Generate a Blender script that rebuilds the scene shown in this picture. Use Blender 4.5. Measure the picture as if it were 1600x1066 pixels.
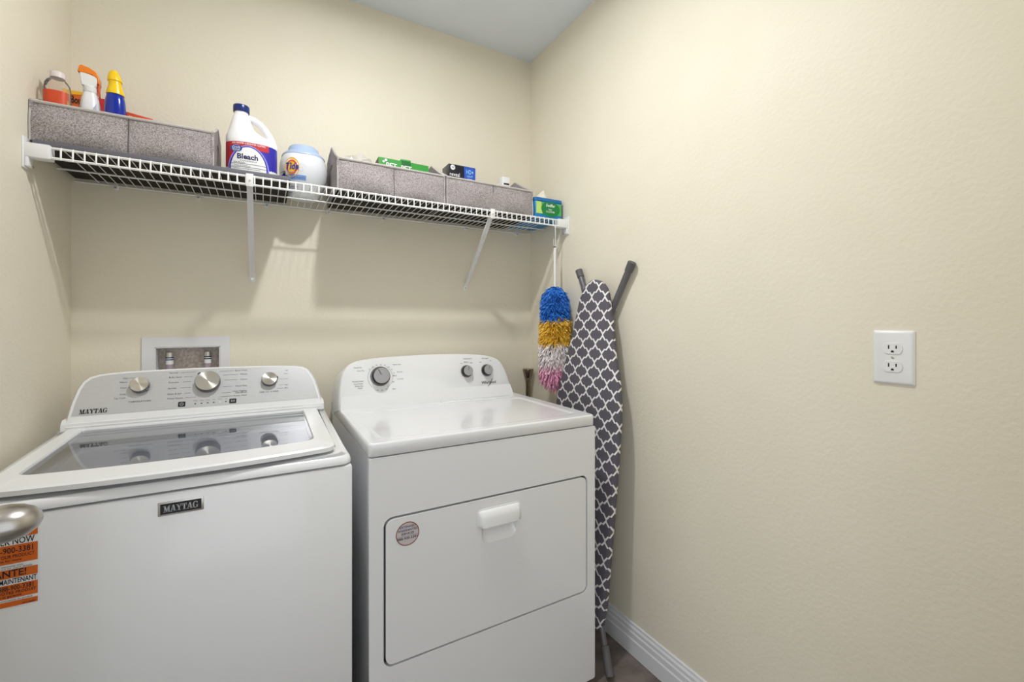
import bpy, bmesh, math, random
from mathutils import Matrix, Vector
random.seed(7)
PI = math.pi
SC = bpy.context.scene
COL = SC.collection
for o in list(bpy.data.objects):
    bpy.data.objects.remove(o)

# ------------------------------------------------------------------ camera, world, lamps, exposure
cam = bpy.data.cameras.new('camera')
cam.sensor_width = 36.0
cam.lens = 684.0 / 1600.0 * 36.0
cam.shift_y = -28.0 / 1600.0
cam.clip_start = 0.02
camo = bpy.data.objects.new('camera', cam)
camo.location = (0, 0, 1.22)
camo.rotation_euler = (PI / 2, 0, -math.radians(29.6))
COL.objects.link(camo)
SC.camera = camo
SC.view_settings.view_transform = 'Standard'
SC.view_settings.look = 'None'
SC.view_settings.gamma = 1.0
SC.view_settings.use_curve_mapping = False
SC.view_settings.exposure = 0.0
W = bpy.data.worlds.new('world')
SC.world = W
W.use_nodes = True
W.node_tree.nodes['Background'].inputs[0].default_value = (0.90, 0.95, 1.0, 1)
W.node_tree.nodes['Background'].inputs[1].default_value = 1.3
# fill light added outside the doorway, behind the photographer
al = bpy.data.lights.new('hall_fill', 'AREA')
al.shape = 'RECTANGLE'; al.size = 1.2; al.size_y = 1.5
al.energy = 14.0
al.color = (0.92, 0.96, 1.0)
alo = bpy.data.objects.new('hall_fill', al)
alo.location = (-1.35, -0.95, 1.2)
alo.rotation_euler = Vector((1.0, 0.85, 0.05)).to_track_quat('-Z', 'Z').to_euler()
COL.objects.link(alo)
DISC = 910.0    # emission of the flush ceiling disc lamp
LAMP = (0.315, 1.0, 2.5567)

# ------------------------------------------------------------------ materials
def newmat(name):
    m = bpy.data.materials.new(name); m.use_nodes = True
    return m, m.node_tree.nodes, m.node_tree.links, m.node_tree.nodes['Principled BSDF']
def srgb(r, g, b):
    f = lambda c: (c / 255 / 12.92) if c / 255 <= 0.04045 else ((c / 255 + 0.055) / 1.055) ** 2.4
    return (f(r), f(g), f(b), 1)
MATS = {}
def mat(name, col, rough=0.5, metal=0.0, spec=0.5, coat=0.0):
    if name in MATS: return MATS[name]
    m, n, l, p = newmat(name)
    p.inputs['Base Color'].default_value = col if len(col) == 4 else (*col, 1)
    p.inputs['Roughness'].default_value = rough
    p.inputs['Metallic'].default_value = metal
    p.inputs['Specular IOR Level'].default_value = spec
    p.inputs['Coat Weight'].default_value = coat
    MATS[name] = m
    return m
def noisy(name, c1, c2, scale, rough=0.6, bump=0.0, bscale=None, metal=0.0, stretch=None, detail=4, dist=0.002):
    m, n, l, p = newmat(name)
    tc = n.new('ShaderNodeTexCoord')
    mp = n.new('ShaderNodeMapping')
    if stretch: mp.inputs['Scale'].default_value = stretch
    l.new(tc.outputs['Object'], mp.inputs['Vector'])
    t = n.new('ShaderNodeTexNoise'); t.inputs['Scale'].default_value = scale; t.inputs['Detail'].default_value = detail
    l.new(mp.outputs[0], t.inputs['Vector'])
    r = n.new('ShaderNodeValToRGB')
    r.color_ramp.elements[0].position = 0.35; r.color_ramp.elements[0].color = c1
    r.color_ramp.elements[1].position = 0.65; r.color_ramp.elements[1].color = c2
    l.new(t.outputs['Fac'], r.inputs[0]); l.new(r.outputs[0], p.inputs['Base Color'])
    p.inputs['Roughness'].default_value = rough; p.inputs['Metallic'].default_value = metal
    if bump:
        t2 = n.new('ShaderNodeTexNoise'); t2.inputs['Scale'].default_value = bscale or scale; t2.inputs['Detail'].default_value = 3
        l.new(mp.outputs[0], t2.inputs['Vector'])
        b = n.new('ShaderNodeBump'); b.inputs['Strength'].default_value = bump; b.inputs['Distance'].default_value = dist
        l.new(t2.outputs['Fac'], b.inputs['Height']); l.new(b.outputs[0], p.inputs['Normal'])
    MATS[name] = m
    return m
def clear(name, tint, ior=1.5, rough=0.03, body=0.0, bodycol=(.8, .8, .8, 1)):
    # thin clear sheet: Fresnel mix of transparent and glossy, a little diffuse body
    m = bpy.data.materials.new(name); m.use_nodes = True
    n, l = m.node_tree.nodes, m.node_tree.links
    n.remove(n['Principled BSDF'])
    out = n['Material Output']
    tr = n.new('ShaderNodeBsdfTransparent'); tr.inputs[0].default_value = tint
    gl = n.new('ShaderNodeBsdfGlossy'); gl.inputs['Roughness'].default_value = rough
    fr0 = n.new('ShaderNodeFresnel'); fr0.inputs[0].default_value = ior
    up = n.new('ShaderNodeMath'); up.operation = 'MULTIPLY'; up.inputs[1].default_value = 2.0; l.new(fr0.outputs[0], up.inputs[0])
    dn = n.new('ShaderNodeMath'); dn.operation = 'ADD'; dn.inputs[1].default_value = 1.0; l.new(fr0.outputs[0], dn.inputs[0])
    fr = n.new('ShaderNodeMath'); fr.operation = 'DIVIDE'; l.new(up.outputs[0], fr.inputs[0]); l.new(dn.outputs[0], fr.inputs[1])
    mx = n.new('ShaderNodeMixShader')
    if body > 0:
        df = n.new('ShaderNodeBsdfDiffuse'); df.inputs[0].default_value = bodycol
        m2 = n.new('ShaderNodeMixShader'); m2.inputs[0].default_value = body
        l.new(tr.outputs[0], m2.inputs[1]); l.new(df.outputs[0], m2.inputs[2]); src = m2
    else: src = tr
    l.new(fr.outputs[0], mx.inputs[0]); l.new(src.outputs[0], mx.inputs[1]); l.new(gl.outputs[0], mx.inputs[2])
    l.new(mx.outputs[0], out.inputs[0])
    MATS[name] = m
    return m

M_WALL = noisy('cream_paint', srgb(233, 226, 207), srgb(235, 228, 210), 6, 0.6, 0.42, 95, dist=0.0017)
M_CEIL = noisy('ceiling_paint', srgb(230, 238, 248), srgb(232, 240, 250), 5, 0.8, 0.25, 60)
M_FLOOR = noisy('grey_vinyl', srgb(98, 88, 83), srgb(128, 117, 112), 14, 0.38, 0.1, 40)
M_TRIM = mat('white_trim', srgb(226, 227, 230), 0.35)
M_ENAMEL = mat('white_enamel', srgb(236, 237, 239), 0.2, 0, 0.5, 0.5)
M_PLASTIC = mat('white_plastic', srgb(236, 237, 238), 0.3)
M_WIRE = mat('white_vinyl_coating', srgb(238, 238, 237), 0.35)
M_DARK = mat('dark_gap', srgb(40, 40, 42), 0.8)
M_BLACK = mat('black_print', srgb(22, 22, 26), 0.5)
M_GREYPRINT = mat('grey_print', srgb(92, 92, 100), 0.6)
M_STEEL = mat('brushed_steel', srgb(208, 205, 198), 0.3, 1.0)
m_, n_, l_, p_ = newmat('radial_brushed_steel')
p_.inputs['Base Color'].default_value = srgb(206, 203, 196); p_.inputs['Metallic'].default_value = 1.0; p_.inputs['Roughness'].default_value = 0.28
p_.inputs['Anisotropic'].default_value = 0.85
tg_ = n_.new('ShaderNodeTangent'); tg_.direction_type = 'RADIAL'; tg_.axis = 'Z'; l_.new(tg_.outputs[0], p_.inputs['Tangent'])
M_KNOBFACE = m_
M_NICKEL = noisy('satin_nickel', srgb(180, 176, 171), srgb(190, 186, 181), 60, 0.3, 0, None, 1.0, (1, 1, 20))
M_CHROME = mat('polished_bronze_metal', srgb(150, 136, 118), 0.14, 1.0)
M_KNOBSIDE = mat('dark_chrome', srgb(120, 118, 120), 0.22, 1.0)
M_GREYKNOB = mat('grey_knob_plastic', srgb(168, 168, 172), 0.4, 0.35)
M_PANEL = noisy('brushed_panel', srgb(196, 197, 199), srgb(206, 207, 209), 40, 0.34, 0, None, 0.35, (1, 60, 60))
M_FABRIC = noisy('grey_heather_fabric', srgb(124, 116, 116), srgb(184, 177, 178), 330, 0.95, 0.3, 300, detail=2, dist=0.001)
M_BINTRIM = mat('pale_grey_binding', srgb(190, 185, 182), 0.9)
M_SEAM = mat('grey_seam', srgb(108, 104, 106), 0.9)
M_BINBASE = mat('shaded_dark_board', srgb(42, 36, 33), 0.9)  # dark board, its colour also holding the shade under the shelf
M_LINER = mat('grey_liner', srgb(104, 104, 112), 0.7)
M_GLASS = clear('lid_glass', (0.62, 0.63, 0.68, 1), 1.6, 0.004)
M_CLEAR = clear('clear_plastic', (0.96, 0.93, 0.90, 1), 1.22, 0.05, 0.12, (.85, .76, .68, 1))
M_POUCH = clear('cloudy_plastic', (0.95, 0.9, 0.82, 1), 1.35, 0.15, 0.35, (.78, .64, .46, 1))
M_BAG = clear('milky_plastic', (0.96, 0.95, 0.92, 1), 1.3, 0.2, 0.55, (.85, .82, .76, 1))
M_GREYTUBE = mat('grey_tube', srgb(104, 102, 106), 0.4, 0.2)
M_GREYCAP = mat('grey_rubber', srgb(92, 90, 92), 0.6)
M_TUBGREY = mat('tub_grey', srgb(196, 197, 204), 0.4)
M_BASKET = mat('steel_basket', srgb(120, 122, 128), 0.35, 0.8)
C = lambda n, r, g, b, ro=0.4: mat(n, srgb(r, g, b), ro)
M_WHITE = C('white_print', 240, 240, 240)
M_ORANGE = C('orange_print', 218, 104, 28)
M_ORANGEP = C('orange_plastic', 240, 132, 24, 0.3)
M_REDORANGE = C('red_orange', 214, 76, 34)
M_RED = C('red_print', 196, 38, 46)
M_BLUE = C('blue_plastic', 14, 44, 160, 0.15)
M_NAVY = C('navy_plastic', 10, 38, 112, 0.3)
M_ROYAL = C('royal_blue_print', 46, 40, 170)
M_YELLOW = C('yellow_plastic', 248, 206, 20, 0.3)
M_YELP = C('yellow_print', 250, 190, 20)
M_DKORANGE = C('deep_orange_print', 226, 100, 20)
M_LTBLUE = C('light_blue_plastic', 176, 196, 228, 0.35)
M_SKY = C('sky_blue_print', 132, 170, 226)
M_JUG = C('white_jug', 240, 240, 244, 0.3)
M_TUB = C('milky_tub', 233, 236, 239, 0.3)
M_GREEN = C('green_card', 56, 152, 58)
M_DKGREEN = C('dark_green_card', 18, 104, 40)
M_KRAFT = C('brown_card', 122, 112, 98, 0.8)
M_BLACKCARD = C('black_card', 18, 20, 32, 0.3)
M_HDBLUE = C('blue_gradient_print', 34, 84, 190)
M_HDLT = C('pale_blue_print', 150, 205, 250)
M_WBLUE = C('wipes_blue', 20, 132, 196)
M_WGREEN = C('wipes_green', 84, 178, 90)
M_WDGREEN = C('wipes_dark_green', 0, 128, 62)
M_LIME = C('lime_print', 190, 224, 120)
M_CLOTH = C('white_cloth', 232, 228, 214, 0.9)
M_STICK = C('pinkish_sticker', 205, 196, 196)
M_STICKRIM = C('brown_red_print', 150, 84, 70)
M_NAVYP = C('navy_print', 40, 44, 90)
M_LTGREY = C('light_grey_print', 176, 178, 184)

# ------------------------------------------------------------------ mesh helpers
def frame(o, u, v):
    u = Vector(u).normalized(); v = Vector(v).normalized(); w = u.cross(v)
    m = Matrix.Identity(4)
    for i in range(3):
        m[i][0] = u[i]; m[i][1] = v[i]; m[i][2] = w[i]; m[i][3] = o[i]
    return m
ID = Matrix.Identity(4)

class B:
    """collects shapes for ONE mesh object; self.M maps local to world, mi is the material slot"""
    def __init__(s, M=None):
        s.bm = bmesh.new(); s.M = M or ID; s.mi = 0; s.bm.loops.layers.uv.new('uv')
    def add(s, t, fix=True):
        if fix and t.faces: bmesh.ops.recalc_face_normals(t, faces=t.faces)
        for f in t.faces: f.material_index = s.mi
        t.transform(s.M)
        me = bpy.data.meshes.new('t'); t.to_mesh(me); t.free()
        s.bm.from_mesh(me); bpy.data.meshes.remove(me)
        return s
    def box(s, x0, x1, y0, y1, z0, z1, bev=0, seg=2):
        t = bmesh.new()
        bmesh.ops.create_cube(t, size=1)
        for v in t.verts:
            v.co = Vector((x0 + (x1 - x0) * (v.co.x + .5), y0 + (y1 - y0) * (v.co.y + .5), z0 + (z1 - z0) * (v.co.z + .5)))
        if bev: bmesh.ops.bevel(t, geom=list(t.edges), offset=bev, segments=seg, profile=0.5, affect='EDGES')
        return s.add(t)
    def lathe(s, prof, c=(0, 0, 0), n=24, axis='z', cap=True):
        t = bmesh.new(); rings = []
        for r, h in prof:
            ring = []
            for i in range(n):
                a = 2 * PI * i / n; x, y = r * math.cos(a), r * math.sin(a)
                p = (x, y, h) if axis == 'z' else ((h, x, y) if axis == 'x' else (x, h, y))
                ring.append(t.verts.new((c[0] + p[0], c[1] + p[1], c[2] + p[2])))
            rings.append(ring)
        for a, b in zip(rings, rings[1:]):
            for i in range(n): t.faces.new((a[i], a[(i + 1) % n], b[(i + 1) % n], b[i]))
        if cap:
            t.faces.new(rings[0]); t.faces.new(rings[-1])
        return s.add(t)
    def loft(s, rings, cap=True, closed=True):
        t = bmesh.new(); vs = [[t.verts.new(p) for p in r] for r in rings]
        n = len(vs[0])
        for a, b in zip(vs, vs[1:]):
            for i in range(n if closed else n - 1): t.faces.new((a[i], a[(i + 1) % n], b[(i + 1) % n], b[i]))
        if cap:
            t.faces.new(vs[0]); t.faces.new(vs[-1])
        return s.add(t)
    def tube(s, pts, r, n=8, rs=None, flat=1.0):
        pts = [Vector(p) for p in pts]; rings = []
        up = Vector((0, 0, 1)); prevx = None
        for i, p in enumerate(pts):
            d = (pts[min(i + 1, len(pts) - 1)] - pts[max(i - 1, 0)]).normalized()
            if prevx is None:
                ref = up if abs(d.dot(up)) < 0.95 else Vector((1, 0, 0))
                x = d.cross(ref).normalized()
            else: x = (prevx - d * prevx.dot(d)).normalized()
            y = d.cross(x); prevx = x
            rr = rs[i] if rs else r
            rings.append([p + (x * math.cos(2 * PI * k / n) * flat + y * math.sin(2 * PI * k / n)) * rr for k in range(n)])
        return s.loft(rings)
    def poly(s, loops, w0, w1):
        """polygon with holes (loops of 2D points, the outer first), from local z=w0 to w1"""
        t = bmesh.new()
        sides = []
        for w in ((w0, w1) if w1 is not None else (w0,)):
            edges = []; layer = []
            for lp in loops:
                vs = [t.verts.new((p[0], p[1], w)) for p in lp]; layer.append(vs)
                edges += [t.edges.new((vs[i], vs[(i + 1) % len(vs)])) for i in range(len(vs))]
            if len(loops) == 1: t.faces.new(layer[0])
            else: bmesh.ops.triangle_fill(t, edges=edges, use_beauty=True, use_dissolve=False)
            sides.append(layer)
        if w1 is not None:
            for a, b in zip(*sides):
                for i in range(len(a)): t.faces.new((a[i], a[(i + 1) % len(a)], b[(i + 1) % len(b)], b[i]))
        return s.add(t)
    def flat(s, pts, w=0.0):
        t = bmesh.new(); f = t.faces.new([t.verts.new((p[0], p[1], w)) for p in pts])
        f.normal_update()
        if f.normal.z < 0: f.normal_flip()
        return s.add(t, False)
    def disc(s, cx, cy, rx, ry=None, w=0.0, n=28):
        ry = ry or rx
        return s.flat([(cx + rx * math.cos(2 * PI * i / n), cy + ry * math.sin(2 * PI * i / n)) for i in range(n)], w)
    def ring(s, cx, cy, r0, r1, w=0.0, n=32, a0=0, a1=2 * PI):
        t = bmesh.new(); p = []
        for i in range(n + 1):
            a = a0 + (a1 - a0) * i / n
            p.append((t.verts.new((cx + r0 * math.cos(a), cy + r0 * math.sin(a), w)), t.verts.new((cx + r1 * math.cos(a), cy + r1 * math.sin(a), w))))
        for a, b in zip(p, p[1:]): t.faces.new((a[0], a[1], b[1], b[0]))
        return s.add(t, False)
    def text(s, txt, size, x, y, w=0.0, align='CENTER', bold=0.0, sx=1.0, shear=0.0, rot=0.0, space=1.0, fit=None):
        cu = bpy.data.curves.new('txt', 'FONT'); cu.body = txt; cu.size = size; cu.align_x = align; cu.align_y = 'CENTER'
        cu.offset = bold * size; cu.shear = shear; cu.resolution_u = 2; cu.fill_mode = 'FRONT'; cu.space_character = space
        ob = bpy.data.objects.new('txt', cu); COL.objects.link(ob)
        bpy.context.view_layer.update()
        me = bpy.data.meshes.new_from_object(ob.evaluated_get(bpy.context.evaluated_depsgraph_get()))
        t = bmesh.new(); t.from_mesh(me)
        bpy.data.objects.remove(ob); bpy.data.curves.remove(cu); bpy.data.meshes.remove(me)
        if fit and t.verts:
            wd = max(v.co.x for v in t.verts) - min(v.co.x for v in t.verts); sx = fit / wd
        t.transform(Matrix.Translation((x, y, w)) @ Matrix.Rotation(rot, 4, 'Z') @ Matrix.Diagonal((sx, 1, 1, 1)))
        return s.add(t, False)
    def map(s, f):
        for v in s.bm.verts: v.co = f(v.co)
        return s

def wloc(p):
    v = Vector((0, 0, 0))
    while p: v = v + p.location; p = p.parent
    return v
def obj(name, b, mats, parent=None, label=None, cat=None, group=None, kind=None, smooth=35, bevel=0, solid=0, shift=True):
    me = bpy.data.meshes.new(name)
    off = wloc(parent)
    if shift and off.length: bmesh.ops.translate(b.bm, verts=b.bm.verts, vec=-off)
    b.bm.to_mesh(me); b.bm.free()
    o = bpy.data.objects.new(name, me); COL.objects.link(o)
    for m in (mats if isinstance(mats, (list, tuple)) else [mats]): me.materials.append(m)
    if smooth:
        me.polygons.foreach_set('use_smooth', [True] * len(me.polygons))
        me.set_sharp_from_angle(angle=math.radians(smooth))
    if parent: o.parent = parent
    if bevel:
        md = o.modifiers.new('bevel', 'BEVEL'); md.width = bevel; md.segments = 2; md.limit_method = 'ANGLE'
    if solid:
        md = o.modifiers.new('solid', 'SOLIDIFY'); md.thickness = solid; md.offset = 0
    tag(o, label, cat, group, kind)
    return o
def tag(o, label=None, cat=None, group=None, kind=None):
    if label: o['label'] = label
    if cat: o['category'] = cat
    if group: o['group'] = group
    if kind: o['kind'] = kind
    return o
def thing(name, loc, label, cat, group=None):
    o = bpy.data.objects.new(name, None); COL.objects.link(o); o.location = loc; o.empty_display_size = 0.05
    return tag(o, label, cat, group)
def rrect(x0, x1, y0, y1, r, n=5):
    rs = r if isinstance(r, (list, tuple)) else [r] * 4   # corners: x1y1, x0y1, x0y0, x1y0
    out = []
    for (cx, cy, a, q) in ((x1 - rs[0], y1 - rs[0], 0, rs[0]), (x0 + rs[1], y1 - rs[1], PI / 2, rs[1]), (x0 + rs[2], y0 + rs[2], PI, rs[2]), (x1 - rs[3], y0 + rs[3], 1.5 * PI, rs[3])):
        for i in range(n + 1):
            t = a + PI / 2 * i / n; out.append((cx + q * math.cos(t), cy + q * math.sin(t)))
    return out
def sup(cx, cy, rx, ry, z, e=2.0, n=32):
    out = []
    for i in range(n):
        a = 2 * PI * i / n; c, s_ = math.cos(a), math.sin(a)
        out.append((cx + rx * math.copysign(abs(c) ** (2 / e), c), cy + ry * math.copysign(abs(s_) ** (2 / e), s_), z))
    return out

# ------------------------------------------------------------------ the room
XL, XR, YB, ZC = -0.5334, 1.1925, 1.9094, 2.5567
YF = 0.045
T = 0.12
b = B(); b.box(XL - T, XR + T, -2.2, YB + T, -0.1, 0.0); obj('floor', b, M_FLOOR, kind='structure', smooth=0)
b = B(); b.box(XL - T, XR + T, -0.07, YB + T, ZC, ZC + 0.1); obj('ceiling', b, M_CEIL, kind='structure', smooth=0)
b = B(); b.box(XL - T, XL, -0.07, YB + T, 0, ZC); obj('wall_left', b, M_WALL, kind='structure', smooth=0)
b = B(); b.box(XR, XR + T, -0.07, YB + T, 0, ZC); obj('wall_right', b, M_WALL, kind='structure', smooth=0)
FB = frame((0, YB, 0), (1, 0, 0), (0, 0, 1))      # local w points into the room
BX = (-0.3232, -0.1365, 0.97, 1.1365)             # opening of the recessed supply box
b = B(FB); b.poly([[(XL, 0), (XR, 0), (XR, ZC), (XL, ZC)], [(BX[0], BX[2]), (BX[1], BX[2]), (BX[1], BX[3]), (BX[0], BX[3])]], 0, -T)
obj('wall_back', b, M_WALL, kind='structure', smooth=0)
FF = frame((0, YF, 0), (1, 0, 0), (0, 0, 1))
b = B(FF); b.poly([[(XL, 0), (-0.365, 0), (-0.365, 2.06), (0.46, 2.06), (0.46, 0), (XR, 0), (XR, ZC), (XL, ZC)]], 0, 0.11)
obj('wall_front', b, M_WALL, kind='structure', smooth=0)
def baseboard(name, M, u0, u1):
    prof = [(0, 0), (0.0155, 0), (0.0155, 0.055), (0.0125, 0.06), (0.0125, 0.078), (0.0095, 0.083), (0.0095, 0.094), (0.0055, 0.101), (0.0055, 0.108), (0.003, 0.111), (0, 0.111)]
    b = B(M); b.loft([[(u, p[1], p[0]) for p in prof] for u in (u0, u1)])
    obj(name, b, M_TRIM, kind='structure', smooth=20)
FR = frame((XR, 0, 0), (0, -1, 0), (0, 0, 1))     # right wall: u = -Y, w = -X
baseboard('baseboard_right', FR, -YB, -0.05)
baseboard('baseboard_back', FB, XL, XR)
FLW = frame((XL, 0, 0), (0, 1, 0), (0, 0, 1))
baseboard('baseboard_left', FLW, 0.05, YB)

# the door, folded back along the left wall, only its knob in the frame
b = B(); b.box(-0.405, -0.37, 0.065, 0.868, 0.012, 2.04)
for (y0, y1, z0, z1) in ((0.16, 0.42, 0.25, 0.85), (0.51, 0.77, 0.25, 0.85), (0.16, 0.42, 1.05, 1.85), (0.51, 0.77, 1.05, 1.85)):
    b.box(-0.3715, -0.366, y0, y1, z0, z1, 0.004)
door = obj('door_1', b, M_TRIM, kind='structure')
b = B(); b.lathe([(0.031, 0), (0.031, 0.003), (0.027, 0.008), (0.013, 0.011), (0.0115, 0.03), (0.012, 0.045)], (-0.37, 0.811, 0.962), 24, 'x')
obj('rosette', b, M_NICKEL, door)
b = B()
prof = [(0.0125, 0.040), (0.0185, 0.050), (0.0245, 0.060), (0.0282, 0.072), (0.0288, 0.082), (0.0265, 0.094), (0.0215, 0.104), (0.0130, 0.112), (0.004, 0.1155)]
b.lathe(prof, (0, 0, 0), 32, 'x')
b.map(lambda v: Vector((v.x - 0.37, v.y * 1.12 + 0.811, v.z * 0.80 + 0.962)))
obj('door_knob', b, M_NICKEL, door)

# ceiling lamp (above the frame)
lamp = thing('ceiling_lamp', (LAMP[0], LAMP[1], ZC), 'small round flush lamp in the middle of the ceiling', 'lamp')
b = B(); b.lathe([(0.041, ZC - 0.0205), (0.066, ZC - 0.024), (0.078, ZC - 0.018), (0.085, ZC - 0.006), (0.085, ZC - 0.0002)], (LAMP[0], LAMP[1], 0), 32, cap=False)
obj('trim_ring', b, M_PLASTIC, lamp)
m, n, l, p = newmat('lamp_glow')
p.inputs['Emission Color'].default_value = (0.985, 0.99, 1.0, 1); p.inputs['Emission Strength'].default_value = DISC
b = B(); b.lathe([(0.041, ZC - 0.020), (0.041, ZC - 0.022)], (LAMP[0], LAMP[1], 0), 24)
obj('diffuser', b, m, lamp)

# ------------------------------------------------------------------ slab-serif capitals for the maker's lettering
def slab(ch):
    """list of quads on a unit-high letter; returns (polys, width)"""
    q = []
    R = lambda x0, x1, y0, y1: q.append([(x0, y0), (x1, y0), (x1, y1), (x0, y1)])
    def D(xa, xb, w, y0=0, y1=1): q.append([(xa, y0), (xa + w, y0), (xb + w, y1), (xb, y1)])
    if ch == 'M':
        R(.0, .36, 0, .1); R(.14, .22, 0, 1); R(.0, .28, .9, 1); D(.44, .12, .24, 0, 1); D(.48, .80, .12, 0, 1); R(.80, 1.04, 0, 1); R(.70, 1.16, 0, .1); R(.88, 1.16, .9, 1); return q, 1.16
    if ch == 'A':
        R(-.06, .30, 0, .1); D(.05, .38, .1); D(.60, .36, .26); R(.22, .70, .26, .35); R(.48, 1.0, 0, .1); return q, .94
    if ch == 'Y':
        R(-.04, .42, .9, 1); D(.36, .06, .27, .40, 1); D(.50, .70, .11, .40, 1); R(.60, .98, .9, 1); R(.37, .63, 0, .46); R(.24, .76, 0, .1); return q, .94
    if ch == 'T':
        R(.0, .86, .88, 1); R(0, .09, .62, 1); R(.77, .86, .62, 1); R(.30, .56, 0, 1); R(.18, .68, 0, .1); return q, .88
    if ch == 'G':
        pr = None
        for i in range(19):
            a = math.radians(48 + (318 - 48) * i / 18)
            th = 0.13 + 0.13 * abs(math.cos(a)) ** 1.5
            o = (.48 + .48 * math.cos(a), .5 + .53 * math.sin(a)); n_ = (.48 + (.48 - th) * math.cos(a), .5 + (.53 - th * .8) * math.sin(a))
            if pr: q.append([pr[0], o, n_, pr[1]])
            pr = (o, n_)
        R(.66, .90, .05, .46); R(.56, 1.0, .38, .47); R(.78, .86, .64, 1.0); return q, 1.0
def slabtext(b, txt, h, x, y, w, sx=1.0, gap=0.02):
    ws = [slab(c) for c in txt]; tot = sum(k[1] for k in ws) + gap * (len(txt) - 1); cx = x - tot * h * sx / 2
    for q, wd in ws:
        for p in q: b.flat([(cx + px * h * sx, y - h / 2 + py * h) for px, py in p], w)
        cx += (wd + gap) * h * sx

# ------------------------------------------------------------------ washing machine
WX0, WX1, WY0, WY1 = -0.504, 0.1944, 1.15, 1.83
ws = thing('washing_machine', ((WX0 + WX1) / 2, (WY0 + WY1) / 2, 0), 'white top-loading washing machine with a glass lid, left of the dryer', 'washing machine')
b = B(); b.box(WX0, WX1, WY0, WY1, 0.025, 0.8655, 0.006, 2)
b.box(WX0 + 0.01, WX1 - 0.01, WY0 + 0.012, WY1 - 0.01, 0.80, 0.8675)
obj('cabinet', b, M_ENAMEL, ws)
for px in (WX0 + 0.06, WX1 - 0.06):
    for py in (WY0 + 0.06, WY1 - 0.06):
        b = B(); b.lathe([(0.022, 0), (0.022, 0.012), (0.01, 0.015), (0.01, 0.03)], (px, py, 0), 12); obj('foot', b, M_DARK, ws)
def lidz(y): return 0.913 + (y - 1.16) * 0.0362
def lidfront(x): return 1.146 + 0.27 * (x + 0.17) ** 2
def lidloop(x0, x1, yback, r, dy=0.0, n=18, rb=0.012):
    pts = []
    for i in range(n + 1):                                    # front edge, left to right, bowed
        x = x0 + r + (x1 - x0 - 2 * r) * i / n
        pts.append((x, lidfront(x) + dy))
    fr = lidfront(x1 - r) + dy
    for i in range(1, 6):
        a = -PI / 2 + PI / 2 * i / 5; pts.append((x1 - r + r * math.cos(a), fr + r + r * math.sin(a)))
    for i in range(4):
        a = PI / 2 * i / 3; pts.append((x1 - rb + rb * math.cos(a), yback - rb + rb * math.sin(a)))
    for i in range(4):
        a = PI / 2 + PI / 2 * i / 3; pts.append((x0 + rb + rb * math.cos(a), yback - rb + rb * math.sin(a)))
    fl = lidfront(x0 + r) + dy
    for i in range(1, 5):
        a = PI + PI / 2 * i / 5; pts.append((x0 + r + r * math.cos(a), fl + r + r * math.sin(a)))
    return pts
# worktop: rounded shell with a recess for the lid and an opening for the drum
def inset_rect(d, z, r): return [(p[0], p[1], z) for p in rrect(WX0 + d, WX1 - d, WY0 + d, WY1 - 0.02, r, 6)]
b = B()
b.loft([inset_rect(0.0, 0.8695, 0.028), inset_rect(0.0, 0.8755, 0.028), inset_rect(0.002, 0.8835, 0.03), inset_rect(0.007, 0.8890, 0.033), inset_rect(0.016, 0.8925, 0.038)], cap=False)
rim = [(p[0], p[1]) for p in inset_rect(0.016, 0, 0.038)]
rec = lidloop(-0.470, 0.166, 1.645, 0.04, 0.030)
opening = rrect(-0.43, 0.122, 1.235, 1.63, 0.05, 5)
def topz(y): return 0.8925 + max(0, min(y, 1.66) - 1.19) * 0.060
t0 = B(); t0.poly([rim, rec], 0.0, None)
for v in t0.bm.verts: v.co.z = topz(v.co.y)
me_ = bpy.data.meshes.new('t'); t0.bm.to_mesh(me_); b.bm.from_mesh(me_)
ro = inset_rect(0.007, 0.0, 0.033)
b.loft([[(p[0], p[1], 0.886) for p in ro], [(p[0], p[1], topz(p[1]) - 0.0035) for p in ro], [(p[0], p[1], topz(p[1])) for p in rim]], cap=False)
b.loft([[(p[0], p[1], topz(p[1])) for p in rec], [(p[0], p[1], 0.876) for p in rec]], cap=False)
b.poly([rec, opening], 0.876, None)
b.loft([[(p[0], p[1], 0.876) for p in opening], [(p[0], p[1], 0.862) for p in opening]], cap=False)
# raised back ledge up to the console
b.loft([[(x, 1.645, 0.875), (x, 1.83, 0.875), (x, 1.83, 0.932), (x, 1.647, 0.922)] for x in (WX0 + 0.016, WX1 - 0.016)])
obj('worktop', b, M_ENAMEL, ws, smooth=40)
# tub cover ring and basket under the glass
circ = [(-0.155 + 0.235 * math.cos(2 * PI * i / 40), 1.425 + 0.17 * math.sin(2 * PI * i / 40)) for i in range(40)]
b = B(); b.poly([rrect(-0.47, 0.16, 1.2, 1.66, 0.02), circ], 0.8615, None)
b.loft([[(p[0], p[1], 0.8615) for p in circ], [(-0.155 + (p[0] + 0.155) * 0.96, 1.425 + (p[1] - 1.425) * 0.96, 0.835) for p in circ]], cap=False)
obj('tub_ring', b, M_TUBGREY, ws)
c2 = [(-0.155 + 0.25 * math.cos(2 * PI * i / 40), 1.44 + 0.25 * math.sin(2 * PI * i / 40)) for i in range(40)]
b = B(); b.loft([[(p[0], p[1], 0.83) for p in c2], [(p[0], p[1], 0.45) for p in c2]], cap=False); b.flat(c2, 0.45)
obj('wash_basket', b, M_BASKET, ws)
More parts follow.
